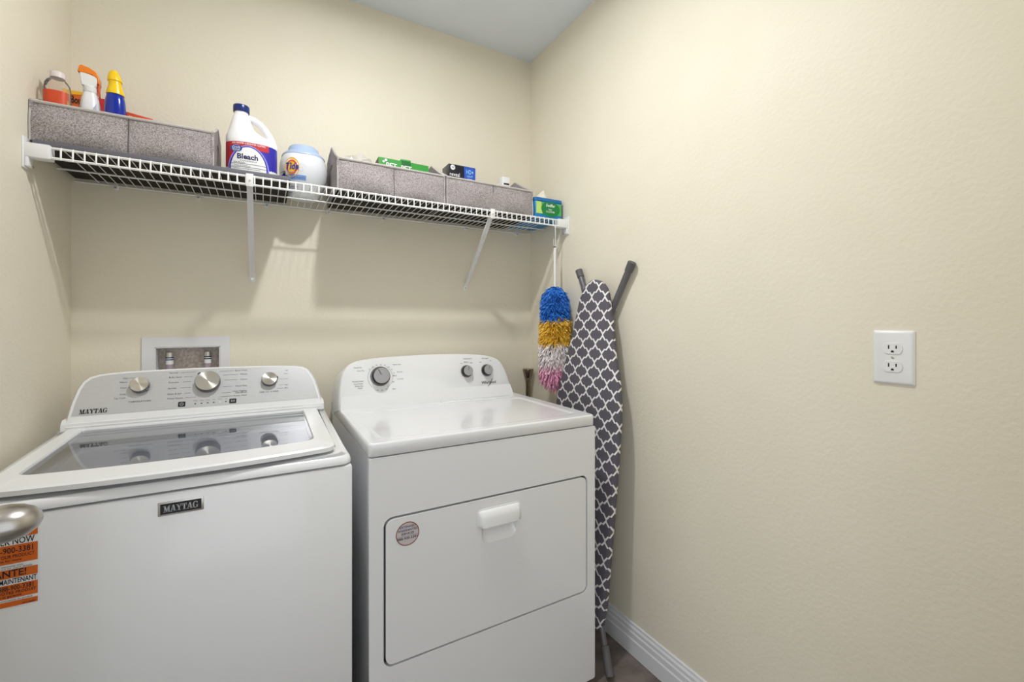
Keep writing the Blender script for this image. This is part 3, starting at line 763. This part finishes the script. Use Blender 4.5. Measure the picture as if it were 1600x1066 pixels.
b.mi = 1; b.disc(-0.513, 1.876, 0.006, 0.012, 0.0008); b.flat([(-0.522, 1.906), (-0.48, 1.912), (-0.458, 1.921), (-0.522, 1.921)], 0.0008)
obj('lettering', b, [M_BLACK, M_YELP], t)
t = thing('spray_bottle', (-0.434, 1.70, ZB), 'white spray bottle with an orange trigger top in the left bin', 'bottle')
cx, cy = -0.434, 1.70
b = B(); b.loft([sup(cx, cy, rx, ry, ZB + h, 2.4) for rx, ry, h in ((.021, .02, 0), (.0225, .022, .004), (.0235, .023, .10), (.0215, .021, .14), (.0185, .018, .162), (.0150, .015, .175), (.0135, .0135, .182))])
obj('bottle', b, M_JUG, t, smooth=60)
b = B(); b.flat([(0.0, 0.0), (0.013, 0.01), (0.013, 0.075), (0.006, 0.06)], 0)
b.map(lambda v: Vector((cx + 0.006 + v.x, cy - 0.0232, ZB + 0.07 + v.y)))
obj('label', b, C('pale_lilac_print', 196, 200, 226), t, 'pale lilac label')
b = B(); b.lathe([(.0148, .178), (.0155, .180), (.0155, .198)], (cx, cy, ZB), 20)
FS = frame((cx, cy, ZB), (1, 0, 0), (0, 0, 1))
b.M = FS; b.poly([[(-.0165, .196), (.0145, .196), (.018, .212), (.0175, .226), (-.02, .236), (-.021, .226)]], -.011, .011)
obj('spray_head', b, M_PLASTIC, t, bevel=0.003)
b = B(FS); b.poly([[(-.025, .232), (.005, .2305), (.0165, .222), (.0185, .206), (.0215, .206), (.0215, .222), (.014, .240), (.001, .2485), (-.018, .2535), (-.0215, .249)]], -.012, .012)
obj('top_cover', b, M_ORANGEP, t, bevel=0.002)
b = B(FS); b.poly([[(.0165, .206), (.0215, .206), (.0205, .188), (.0215, .172), (.0185, .172), (.0165, .188)]], -.006, .006)
obj('trigger', b, M_REDORANGE, t, bevel=0.001)
b = B(); b.box(-0.449, -0.404, 1.80, 1.865, ZB, 1.913, 0.001)
t = thing('red_box', (-0.426, 1.832, ZB), 'red carton standing between the spray bottle and the blue bottle', 'box'); obj('carton', b, M_RED, t)
t = thing('blue_bottle', (-0.377, 1.69, ZB), 'blue bottle with a yellow cap in the left bin', 'bottle')
cx, cy = -0.377, 1.69
b = B(); b.loft([sup(cx, cy, r, r * .9, ZB + h, 2.3) for r, h in ((.021, 0), (.0235, .004), (.0245, .10), (.0245, .135), (.0225, .165), (.019, .183), (.016, .190))]); obj('bottle', b, M_BLUE, t, smooth=60)
b = B(); b.loft([sup(cx, cy, rx, ry, ZB + h, 2) for rx, ry, h in ((.0205, .0195, .184), (.0205, .0195, .190), (.0165, .016, .206), (.0155, .015, .212))]); 
b.loft([sup(cx + dx, cy, rx, ry, ZB + h, 2) for dx, rx, ry, h in ((0, .0145, .014, .211), (-.001, .0145, .014, .222), (-.001, .0168, .016, .2235), (-.002, .0158, .015, .234), (-.003, .0115, .011, .248), (-.003, .0075, .007, .254))])
obj('cap', b, M_YELLOW, t, smooth=50)
t = thing('red_carton', (-0.31, 1.74, ZB), 'long red carton leaning on the rim of the left bin, right of the blue bottle', 'box')
FT = frame((-0.356, 1.70, 1.838), (0.995, 0.06, -0.115), (0.115, 0, 0.99))
b = B(FT); b.box(0, 0.062, -0.012, 0.012, -0.05, 0.0, 0.001); b.mi = 1; b.box(0.062, 0.105, -0.008, 0.010, -0.045, -0.002, 0.001)
b.mi = 2; b.text('Magic Sponge', 0.009, 0.030, 0.0, 0.0012, 'CENTER', .01, fit=0.045)
obj('carton', b, [M_REDORANGE, M_KRAFT, C('pale_orange_print', 244, 170, 140)], t)

# --- bleach jug
ZJ = ZL; JX, JY = -0.0325, 1.70; K = 1.085
t = thing('bleach_jug', (JX, JY, ZJ), 'white bleach jug with navy cap, red and blue label, beside the round tub', 'jug')
JR = [(0, -.0325, .0665, .046), (.004, -.0325, .0725, .0505), (.012, -.0325, .0738, .052), (.098, -.0325, .0738, .052), (.108, -.034, .0725, .051), (.117, -.0375, .069, .049), (.124, -.043, .062, .046), (.131, -.050, .052, .042), (.140, -.057, .042, .037), (.150, -.061, .0355, .033), (.165, -.0625, .030, .028), (.180, -.063, .0255, .024), (.190, -.063, .0215, .0215), (.196, -.063, .020, .020), (.203, -.063, .020, .020)]
def jsec(h):
    h /= K
    for a, c_ in zip(JR, JR[1:]):
        if a[0] <= h <= c_[0]:
            k = (h - a[0]) / (c_[0] - a[0]); return [a[i] + (c_[i] - a[i]) * k for i in (1, 2, 3)]
    return JR[3][1:]
JE = 2.5
b = B(); b.loft([sup(c_, JY, rx, ry, ZJ + h * K, JE if h < .11 else 2.2, 40) for h, c_, rx, ry in JR])
obj('jug_body', b, M_JUG, t, smooth=70)
hp = [(-.052, .187), (-.040, .189), (-.026, .186), (-.010, .177), (.005, .163), (.017, .146), (.026, .128), (.031, .110), (.031, .092)]
b = B(); b.tube([(x, JY, ZJ + h * 1.06) for x, h in hp], .011, 12, [.011, .0115, .0115, .0112, .011, .011, .0112, .0115, .010]); obj('handle', b, M_JUG, t, smooth=70)
b = B(); b.lathe([(.0225, .198 * K), (.0235, .200 * K), (.0235, .216 * K), (.0225, .2185 * K)], (-.063, JY, ZJ), 40); obj('cap', b, M_NAVY, t)
def jsurf(e):
    def f(v):
        c_, rx, ry = jsec(v.y); k = min(0.9999, abs(v.x - c_) / rx)
        return Vector((v.x, JY - ry * (1 - k ** JE) ** (1 / JE) - e - v.z, ZJ + v.y))
    return f
def grid2(b, x0, x1, y0, y1, w, nx=24, ny=4, top=None):
    tb = bmesh.new(); vs = []
    for j in range(ny + 1):
        row = []
        for i in range(nx + 1):
            s_ = (1 - math.cos(PI * i / nx)) / 2; x = x0 + (x1 - x0) * s_; yt = top(x) if top else y1
            row.append(tb.verts.new((x, y0 + (yt - y0) * j / ny, w)))
        vs.append(row)
    for j in range(ny):
        for i in range(nx): tb.faces.new((vs[j][i], vs[j][i + 1], vs[j + 1][i + 1], vs[j + 1][i]))
    b.add(tb, False)
b = B(); xl, xr = JX - .0733, JX + .0733
b.mi = 0; grid2(b, xl, xr, .004, .104, .0)                                   # blue field
b.mi = 1; grid2(b, xl, -.012, .004, .104, .0005)
grid2(b, -.012, .016, .082, .104, .0005, 10)                                   # red band
b.mi = 0; grid2(b, xl, -.09, .004, .016, .0008, 6)
arch = lambda x: .012 + .076 * math.sqrt(max(0, 1 - ((x + .043) / .053) ** 2)) if abs(x + .043) < .053 else .012
b.mi = 3; grid2(b, -.098, .0175, .012, 0, .0008, 20, 3, lambda x: .012 + .082 * math.sqrt(max(0, 1 - ((x + .041) / .0585) ** 2)))
b.mi = 0; grid2(b, -.094, .0135, .012, 0, .0011, 20, 3, lambda x: .012 + .079 * math.sqrt(max(0, 1 - ((x + .041) / .0545) ** 2)))
b.mi = 2; grid2(b, -.0905, .009, .012, 0, .0014, 20, 3, lambda x: .012 + .076 * math.sqrt(max(0, 1 - ((x + .041) / .0505) ** 2)))
grid2(b, -.092, .011, .0055, .0125, .0014, 16, 1); 
b.mi = 4
for y in (.0225, .0325): grid2(b, -.091, .0105, y, y + .0014, .0018, 16, 1)
b.text('Bleach', .0235, -.044, .0560, .0018, 'CENTER', .032, fit=.058)
b.mi = 5; b.text('Concentrated', .0075, -.042, .0432, .0018, 'CENTER', 0, fit=.046)
for i, tt in enumerate(('Kills Bacteria', 'Cleans & Disinfects', 'Whitens and Brightens Laundry')): b.text(tt, .0058, -.082, .0375 - .0098 * i, .0018, 'LEFT', .006)
b.mi = 2; b.text('35% WHITER & BRIGHTER CLOTHES', .0075, -.040, .0985, .0012, 'CENTER', .012, fit=.094)
b.text('2.5 QT', .0075, .027, .014, .0012, 'CENTER', .01)
b.mi = 6; b.disc(-.0755, .0815, .0165, .0115, .0022); b.mi = 2; b.ring(-.0755, .0815, .0098, .0105, .0024); b.text('Great', .0095, -.0755, .0845, .0026, 'CENTER', .01); b.text('Value', .0085, -.0755, .0775, .0026, 'CENTER', .01)
b.map(jsurf(.0004))
obj('label', b, [M_ROYAL, M_RED, M_WHITE, C('lilac_print', 150, 150, 226), M_NAVYP, M_GREYPRINT, C('mid_blue_print', 30, 78, 164)], t, 'red, white and blue printed label', smooth=60)

# --- detergent tub
TX, TY, TZ = 0.131, 1.810, ZS
t = thing('detergent_tub', (TX, TY, TZ), 'squat white detergent tub with a pale blue lid and a round orange logo', 'tub')
TR = [(0, .043, .041), (.004, .048, .046), (.022, .058, .058), (.048, .071, .073), (.075, .079, .083), (.103, .081, .086), (.130, .0775, .083), (.150, .069, .075), (.160, .062, .068)]
b = B(); b.loft([sup(TX, TY, rx, ry, TZ + h, 2.5, 40) for h, rx, ry in TR]); obj('tub_body', b, M_TUB, t, smooth=70)
b = B(); b.loft([sup(TX, TY, rx, ry, TZ + h, 2.3, 40) for h, rx, ry in ((.146, .0730, .0785), (.152, .0725, .078), (.160, .064, .070), (.165, .055, .060), (.168, .0535, .058), (.181, .0515, .056), (.187, .047, .051))]); obj('tub_lid', b, M_LTBLUE, t, smooth=50)
def tsurf(v):
    h = v.y
    for a, c_ in zip(TR, TR[1:]):
        if a[0] <= h <= c_[0]:
            k = (h - a[0]) / (c_[0] - a[0]); rx = a[1] + (c_[1] - a[1]) * k; ry = a[2] + (c_[2] - a[2]) * k
    k = min(.9999, abs(v.x - TX) / rx)
    return Vector((v.x, TY - ry * (1 - k ** 2.5) ** .4 - .0006 - v.z, TZ + h))
b = B()
GX, GY = 1.05, 1.19                                     # the label is drawn on a tub 0.155 wide and 0.175 tall
def lab(x0, x1, y0, y1, w, nx): grid2(b, x0, x1, y0, y1, w, nx, 2)
b.mi = 0; lab(.052, .124, .042, .056, .0, 12)
b.mi = 1; lab(.0475, .0615, .046, .066, .0004, 8); lab(.0475, .072, .041, .047, .0004, 8)
b.mi = 2; b.disc(.0805, .0775, .0220, .0285, .0006)
b.mi = 3; b.disc(.0805, .0775, .0165, .0215, .0010); b.mi = 2; b.disc(.0805, .0775, .0115, .0150, .0013)
b.mi = 1; b.text('Tide', .0270, .0795, .0785, .0018, 'CENTER', .030, shear=.25, fit=.037)
b.mi = 4; b.ring(.112, .0785, .010, .0108, .0006, 20, 0, 2.6); b.ring(.108, .072, .006, .0068, .0006, 20)
b.mi = 5; b.text('free & gentle', .0075, .100, .0490, .0006, 'CENTER', .006, fit=.040)
for i, tt in enumerate(('UNSCENTED', 'FOR SKIN', '42 PACS')): b.text(tt, .006, .066, .0235 - .0068 * i, .0006, 'LEFT', .006)
b.map(lambda v: Vector((TX + (v.x - .1215) * GX, v.y * GY, v.z)))
b.map(tsurf)
obj('label', b, [M_SKY, C('deep_blue_print', 26, 52, 150), M_YELP, M_DKORANGE, C('rose_print', 222, 196, 192), C('slate_print', 96, 112, 168)], t, 'printed label with an orange and yellow ring logo', smooth=60)

# --- in the middle bin
ZM = ZS + 0.0045
crumple('plastic_bag', 0.318, 1.765, ZM + 0.088, .078, .055, .098, M_BAG, 'crumpled milky plastic bag in the bin beside the white tub', 'bag', 5)
t = thing('green_carton', (0.487, 1.745, ZM), 'green carton with white lettering sticking out of the middle bin', 'box')
FG = frame((0.487, 1.705, ZM), (1, 0, 0), (0, 0.10, 0.995))
b = B(FG); b.poly([[(-.100, .009), (.100, .009), (.100, .176), (-.100, .1775)]], -.07, 0)
obj('carton', b, [M_GREEN], t, bevel=.001)
b = B(FG); b.box(-.101, -.0995, .010, .177, -.07, -.001); obj('end_flap', b, M_KRAFT, t)
b = B(FG); b.box(-.014, .026, .1775, .185, -.05, .0005, .001); b.mi = 1; b.flat([(-.012, .157), (.026, .155), (.026, .1765), (-.012, .1765)], .0012)
obj('tear_tab', b, [M_GREEN, M_DKGREEN], t)
b = B(FG)
b.text('PET', .030, -.052, .147, .0016, 'CENTER', .022, fit=.042); b.text('n', .018, -.020, .146, .0016, 'CENTER', .02); b.text('PET', .030, .007, .146, .0018, 'CENTER', .022, fit=.042)
b2 = B(FG)
for (x, y, r) in ((-.082, .161, .0045), (-.073, .168, .0055), (-.066, .158, .003)): b2.disc(x, y, r, w=.0016, n=14)
obj('paw_mark', b2, M_WHITE, t, kind='stuff')
if False: b.flat([(.050, .139), (.054, .146), (.060, .143), (.066, .146), (.074, .146), (.076, .139)], .0016)
obj('lettering', b, M_WHITE, t)
# --- in the right bin
t = thing('bulb_carton', (0.725, 1.745, ZM), 'black light bulb carton with a round white logo and blue panel', 'box')
b = B(); b.box(0.666, 0.786, 1.70, 1.775, ZM, 1.8800, .001); obj('carton', b, M_BLACKCARD, t)
FV = frame((0, 1.70, 0), (1, 0, 0), (0, 0, 1))
b = B(FV)
b.mi = 1; b.flat([(.736, 1.80), (.786, 1.80), (.786, 1.878), (.733, 1.878)], .0008)
b.mi = 0; b.disc(.683, 1.8665, .0105, w=.0010); b.mi = 2; b.text('GE', .0105, .683, 1.8665, .0014, 'CENTER', .004, shear=.2)
b.mi = 0; b.text('reveal', .0235, .692, 1.8375, .0010, 'CENTER', .008, fit=.044)
b.mi = 3; b.text('HD+', .026, .760, 1.857, .0012, 'CENTER', .015, fit=.034); b.text('LIGHT', .011, .760, 1.8395, .0012, 'CENTER', .015, fit=.028)
b.mi = 0; b.text('6 pack', .008, .760, 1.829, .0012)
obj('lettering', b, [M_WHITE, M_HDBLUE, M_NAVYP, M_HDLT], t)
t = thing('white_plug', (0.955, 1.755, ZM), 'small white plug-in fixture poking out of the right bin', 'plug')
b = B(); b.box(.936, .975, 1.735, 1.775, ZM, 1.8815, .003); b.mi = 1; b.box(.943, .970, 1.7338, 1.736, 1.846, 1.853)
obj('plug_body', b, [M_PLASTIC, M_DARK], t)

# --- wipes pack at the right end
WXA, WXB = 1.030, 1.181
t = thing('wipes_tub', ((WXA + WXB) / 2, 1.735, ZS), 'blue and green wet cloth tub at the right end of the shelf', 'tub')
b = B(); b.loft([[(p[0], p[1], z) for p in rrect(WXA + d, WXB - d, 1.612 + d, 1.858 - d, .012, 4)] for d, z in ((.004, ZS), (.002, ZS + .004), (.002, ZS + .076), (.004, ZS + .078))]); obj('tub_body', b, M_WBLUE, t, smooth=50)
b = B(); b.loft([[(p[0], p[1], z) for p in rrect(WXA + d, WXB - d, 1.612 + d, 1.858 - d, .014, 4)] for d, z in ((.0, ZS + .077), (-.001, ZS + .080), (.0, ZS + .091), (.006, ZS + .094))]); obj('tub_lid', b, C('lid_blue', 28, 112, 176), t, smooth=50)
FV = frame((0, 1.6135, 0), (1, 0, 0), (0, 0, 1))
b = B(FV)
b.flat([(WXA + .008, ZS + .021), (WXB - .008, ZS + .021), (WXB - .008, ZS + .073), (WXA + .008, ZS + .073)], .0008)
b.mi = 2; b.flat([(WXA + .008, ZS + .021), (WXA + .040, ZS + .021), (WXA + .034, ZS + .073), (WXA + .008, ZS + .073)], .0011)
b.mi = 1; b.disc(WXA + .084, ZS + .045, .050, .034, .0014)
b.mi = 3; b.text('Swiffer', .019, WXA + .082, ZS + .0605, .0020, 'CENTER', .016, shear=.2, fit=.050)
b.text('DRY', .0095, WXA + .082, ZS + .0425, .0020, 'CENTER', .01); b.text('CLOTHS', .0105, WXA + .082, ZS + .0325, .0020, 'CENTER', .01, fit=.046)
obj('label', b, [M_WGREEN, M_WDGREEN, M_LIME, M_WHITE], t, 'green printed label')
b = B(); rings = []
for k, (rx, ry, h) in enumerate(((.062, .10, .0935), (.045, .07, .100), (.026, .04, .117), (.013, .02, .135), (.003, .005, .152))):
    rings.append([(1.110 + .020 * k / 4 + rx * (1 + .12 * math.sin(3 * a)) * math.cos(a), 1.725 - .03 * k / 4 + ry * math.sin(a), ZS + h) for a in [2 * PI * i / 16 for i in range(16)]])
b.loft(rings); obj('pulled_sheet', b, M_CLOTH, t, 'white sheet pulled up to a peak')

# ------------------------------------------------------------------ duster hanging from the shelf lip
HX, HY = 1.1155, 1.583
t = thing('feather_duster', (HX, HY, 0.93), 'fluffy blue, yellow and pink duster hanging from the right end of the shelf', 'duster')
b = B(); b.tube([(HX - .002, 1.5935, 1.650), (HX - .001, 1.588, 1.6455), (HX, 1.580, 1.650), (HX, 1.578, 1.640), (HX + .004, HY, 1.60), (HX + .005, HY, 1.565), (HX, HY, 1.552)], .0016, 6)
b.tube([(HX, HY, 1.552), (HX - .006, HY, 1.565), (HX - .006, HY, 1.59)], .0012, 6)
obj('hanging_loop', b, M_PLASTIC, t)
b = B(); b.tube([(HX, HY, 1.557), (HX, HY, 1.549)], .0055, 10); b.mi = 1; b.tube([(HX, HY, 1.552), (HX + .001, HY, 1.36)], .0058, 12); b.tube([(HX, HY, 1.37), (HX, HY, .98)], .010, 10)
obj('handle', b, [M_DARK, M_PLASTIC], t, 'slim white handle')
def strand_mat(name, c1, c2, c3=None):
    m, n, l, p = newmat(name)
    g = n.new('ShaderNodeTexCoord'); t_ = n.new('ShaderNodeTexNoise'); t_.inputs['Scale'].default_value = 90
    l.new(g.outputs['Object'], t_.inputs['Vector']); r = n.new('ShaderNodeValToRGB')
    r.color_ramp.elements[0].position = .35; r.color_ramp.elements[1].position = .65
    r.color_ramp.elements[0].color = c1; r.color_ramp.elements[1].color = c2
    l.new(t_.outputs['Fac'], r.inputs[0]); l.new(r.outputs[0], p.inputs['Base Color']); p.inputs['Roughness'].default_value = .7
    return m
def fluff(label, za, zb, count, mt, r0=.070, wid=.0028, droop=.02, taper_top=False, taper_bot=False):
    rnd = random.Random(int(za * 1e4)); bm = bmesh.new()
    for i in range(count):
        z = za + (zb - za) * rnd.random(); a = 2 * PI * rnd.random()
        k = (z - za) / (zb - za)
        R = r0 * (0.80 + 0.25 * rnd.random())
        if taper_top: R *= min(1, math.sqrt(max(0, 1 - ((k - .55) / .45) ** 2)) if k > .55 else 1) * .75 + .25
        if taper_bot: R *= (min(1, .55 + 1.1 * k))
        d = Vector((math.cos(a), math.sin(a), 0)); s_ = Vector((-d.y, d.x, 0)); tw = rnd.uniform(-.014, .014)
        dz = -droop * (0.4 + rnd.random()) + rnd.uniform(-.006, .006)
        prev = None; n = 4
        for j in range(n + 1):
            q = j / n
            c_ = Vector((HX, HY, z)) + d * (.008 + (R - .008) * (q ** .8)) + s_ * (tw * q * q + .004 * math.sin(q * 9 + i)) + Vector((0, 0, dz * q * q + .006 * math.sin(q * 3)))
            if c_.x > XR - .003: c_.x = XR - .003 - rnd.random() * .002
            w = wid * (1 - .55 * q) * (1 + .3 * math.sin(i))
            sd = (s_ * .6 + Vector((0, 0, 1)) * (.8 if i % 2 else -.8)) * w
            pr = (bm.verts.new(c_ - sd), bm.verts.new(c_ + sd))
            if prev: bm.faces.new((prev[0], prev[1], pr[1], pr[0]))
            prev = pr
    b = B(); b.bm.free(); b.bm = bm
    obj('fluff', b, mt, t, label, kind='stuff', smooth=180)
M_FB = strand_mat('blue_fluff', srgb(24, 96, 196), srgb(64, 150, 240))
M_FY = strand_mat('yellow_fluff', srgb(226, 168, 20), srgb(252, 214, 90))
M_FW = strand_mat('white_fluff', srgb(226, 214, 214), srgb(250, 246, 244))
M_FP = strand_mat('pink_fluff', srgb(206, 120, 160), srgb(240, 178, 204))
fluff('blue fluff', 1.235, 1.375, 3000, M_FB, .066, taper_top=True)
fluff('yellow fluff', 1.135, 1.240, 2400, M_FY, .071)
fluff('white fluff', 1.045, 1.140, 1500, M_FW, .071, wid=.0042, droop=.035)
fluff('pink fluff', 0.975, 1.060, 1300, M_FP, .068, wid=.0046, droop=.045, taper_bot=True)

# ------------------------------------------------------------------ tension rod standing in the corner
t = thing('tension_rod', (1.153, 1.866, 0), 'shiny metal rod with a flared end standing in the corner behind the dryer', 'rod')
b = B(); b.lathe([(.0125, 0.02), (.0125, .946)], (1.153, 1.866, 0), 20); obj('tube', b, M_CHROME, t)
b = B(); b.lathe([(.013, .938), (.0165, .940), (.0165, .946), (.0195, .950), (.024, .968), (.0275, .984), (.0275, .990), (.025, .992)], (1.153, 1.866, 0), 24); obj('end_cap', b, M_CHROME, t)
b = B(); b.lathe([(.026, 0), (.026, .006), (.016, .03), (.012, .034)], (1.153, 1.866, 0), 24); obj('end_cap', b, M_CHROME, t)

# ------------------------------------------------------------------ ironing board leaning on the right wall
t = thing('ironing_board', (1.06, 1.35, 0), 'folded ironing board with a grey and white lattice cover leaning on the right wall', 'ironing board')
FI = frame((1.03, 1.35, 0.1), (0, -1, 0), (0.1, 0, 1.29))
edge_r = [(.009, 1.297), (.036, 1.290), (.054, 1.279), (.072, 1.260), (.085, 1.236), (.099, 1.184), (.113, 1.135), (.128, 1.065), (.142, .995), (.158, .945), (.170, .905), (.182, .838), (.187, .771), (.186, .681), (.183, .546), (.180, .455), (.176, .343), (.173, .23), (.168, .118), (.158, .045), (.142, .018)]
edge_l = [(-.010, 1.296), (-.030, 1.287), (-.048, 1.272), (-.064, 1.250), (-.075, 1.232), (-.092, 1.163), (-.110, 1.083), (-.132, 1.015), (-.153, .947), (-.175, .87), (-.192, .80), (-.198, .72), (-.198, .45), (-.192, .2), (-.182, .08), (-.160, .018)]
outline = edge_r + [(.10, .006), (0, .002), (-.12, .006)] + edge_l[::-1]
def ins(pts, d):
    c = Vector((0, .62)); out = []
    n = len(pts)
    for i in range(n):
        a = Vector(pts[i - 1]); p_ = Vector(pts[i]); q = Vector(pts[(i + 1) % n]); tg = (q - a).normalized(); nr = Vector((tg.y, -tg.x))
        if nr.dot(p_ - c) < 0: nr = -nr
        out.append(tuple(p_ - nr * d))
    return out
m, n, l, p = newmat('lattice_cover')
def node(op, a, c_=None, cl=False):
    x = n.new('ShaderNodeMath'); x.operation = op; x.use_clamp = cl
    for i, v in enumerate((a, c_)):
        if v is None: continue
        if isinstance(v, (int, float)): x.inputs[i].default_value = v
        else: l.new(v, x.inputs[i])
    return x.outputs[0]
uvn = n.new('ShaderNodeUVMap'); uvn.uv_map = 'uv'
sp = n.new('ShaderNodeSeparateXYZ'); l.new(uvn.outputs[0], sp.inputs[0])
PU, PV = 0.0765, 0.0735
U = node('ADD', node('DIVIDE', sp.outputs[0], PU), 20.0); V = node('ADD', node('DIVIDE', sp.outputs[1], PV), 20.0)
def tri(x): return node('ABSOLUTE', node('SUBTRACT', node('FRACT', node('ADD', x, .5)), .5))
a_, b_ = tri(U), tri(V)
flip = node('GREATER_THAN', node('ADD', a_, b_), .5)
def fl(x): return node('ADD', node('MULTIPLY', x, node('SUBTRACT', 1, flip)), node('MULTIPLY', node('SUBTRACT', .5, x), flip))
a2, b2 = fl(a_), fl(b_)
d = node('SUBTRACT', node('ADD', a2, b2), .5)
tt = node('SUBTRACT', a2, b2)
sg = node('SIGN', tt)
ta = node('ABSOLUTE', tt)
rise = node('MINIMUM', node('MULTIPLY', ta, 2.6), .062)
fall = node('SQRT', node('MAXIMUM', node('SUBTRACT', 1, node('POWER', node('MULTIPLY', ta, 2.0), 3.0)), 0.0))
g_ = node('MULTIPLY', node('MULTIPLY', rise, fall), sg)
dist = node('ABSOLUTE', node('SUBTRACT', d, g_))
white = node('SUBTRACT', 1, node('MULTIPLY', node('SUBTRACT', dist, .058), 60, True), True)
mx = n.new('ShaderNodeMix'); mx.data_type = 'RGBA'
mx.inputs[6].default_value = srgb(94, 90, 100); mx.inputs[7].default_value = srgb(238, 236, 236)
l.new(white, mx.inputs[0]); l.new(mx.outputs[2], p.inputs['Base Color']); p.inputs['Roughness'].default_value = .85
M_LATTICE = m
b = B(FI)
rings = [[(x, y, w) for x, y in ins(outline, d_)] for d_, w in ((.010, -.030), (.002, -.026), (0, -.018), (.0005, -.010), (.004, -.0035), (.010, 0.0))]
b.loft(rings)
inv = FI.inverted(); uvl = b.bm.loops.layers.uv.active
for f in b.bm.faces:
    for lp in f.loops:
        q = inv @ lp.vert.co
        lp[uvl].uv = (q.x + (-(q.z) * .9 if q.x > 0 else q.z * .9) - 0.006, q.y - 1.2628 + .0)
obj('cover', b, M_LATTICE, t, 'grey cover with a white lattice pattern', smooth=50)
def leg(name, pts, r, mt, lab=None):
    b = B(); b.tube(pts, r, 14); obj(name, b, mt, t, lab)
TX_ = 1.1735
def cap(p0, p1, r, ln):
    d_ = (Vector(p1) - Vector(p0)).normalized(); a = Vector(p0)
    b = B(); b.tube([a - d_ * .002, a, a + d_ * ln, a + d_ * (ln + .001)], r, 14, [r * .8, r, r * .96, r * .9]); obj('leg_cap', b, M_GREYCAP, t)
leg('leg', [(1.1715, 1.177, 1.437), (1.1690, 1.2827, 1.2571), (1.157, 1.37, 1.10), (1.10, 1.38, .40)], .0125, M_GREYTUBE)
cap((1.1715, 1.174, 1.4421), (1.170, 1.2827, 1.2571), .0155, .036)
leg('leg', [(1.1715, 1.481, 1.436), (1.168, 1.4458, 1.3729), (1.155, 1.40, 1.22), (1.105, 1.385, .40)], .0125, M_GREYTUBE)
cap((1.1715, 1.4844, 1.444), (1.168, 1.4458, 1.3729), .0155, .034)
leg('leg', [(1.030, 1.140, .016), (1.048, 1.192, .115), (1.075, 1.27, .26)], .0105, M_GREYTUBE)
cap((1.029, 1.134, .014), (1.048, 1.192, .115), .0150, .085)

# ------------------------------------------------------------------ wall outlet
t = thing('wall_outlet', (XR, 0.417, 1.145), 'white double power outlet on the right wall', 'outlet')
OC = (-0.4175, 1.1455)
b = B(FR)
def pl(d, w): return [(x, y, w) for x, y in rrect(OC[0] - .0365 + d, OC[0] + .0365 - d, OC[1] - .0585 + d, OC[1] + .0585 - d, .003, 3)]
b.loft([pl(0, 0), pl(0, .002), pl(.003, .0052), pl(.006, .006)]); obj('cover_plate', b, M_PLASTIC, t, smooth=30)
for dy in (.0195, -.0195):
    b = B(FR); cyy = OC[1] + dy
    pts = []
    for i in range(28):
        a = 2 * PI * i / 28; pts.append((OC[0] + .0172 * math.cos(a), cyy + max(-.0122, min(.0122, .0172 * math.sin(a)))))
    b.poly([pts], .006, .0078); r_ = obj('receptacle', b, M_PLASTIC, t, bevel=.0006)
    for (dx, hh) in ((-.0065, .0042), (.0065, .0034)):
        b = B(FR); b.box(OC[0] + dx - .0011, OC[0] + dx + .0011, cyy + .003 - hh, cyy + .003 + hh, .0078, .0081); obj('slot', b, M_DARK, r_)
    b = B(FR); b.poly([[(OC[0] - .0026, cyy - .0085), (OC[0] + .0026, cyy - .0085), (OC[0] + .0026, cyy - .0062), (OC[0] + .0015, cyy - .0043), (OC[0] - .0015, cyy - .0043), (OC[0] - .0026, cyy - .0062)]], .0078, .0081); obj('slot', b, M_DARK, r_)
b = B(FR); b.lathe([(.003, .0055), (.003, .0066), (.0022, .007)], (OC[0], OC[1], 0), 12); obj('screw', b, M_STEEL, t)
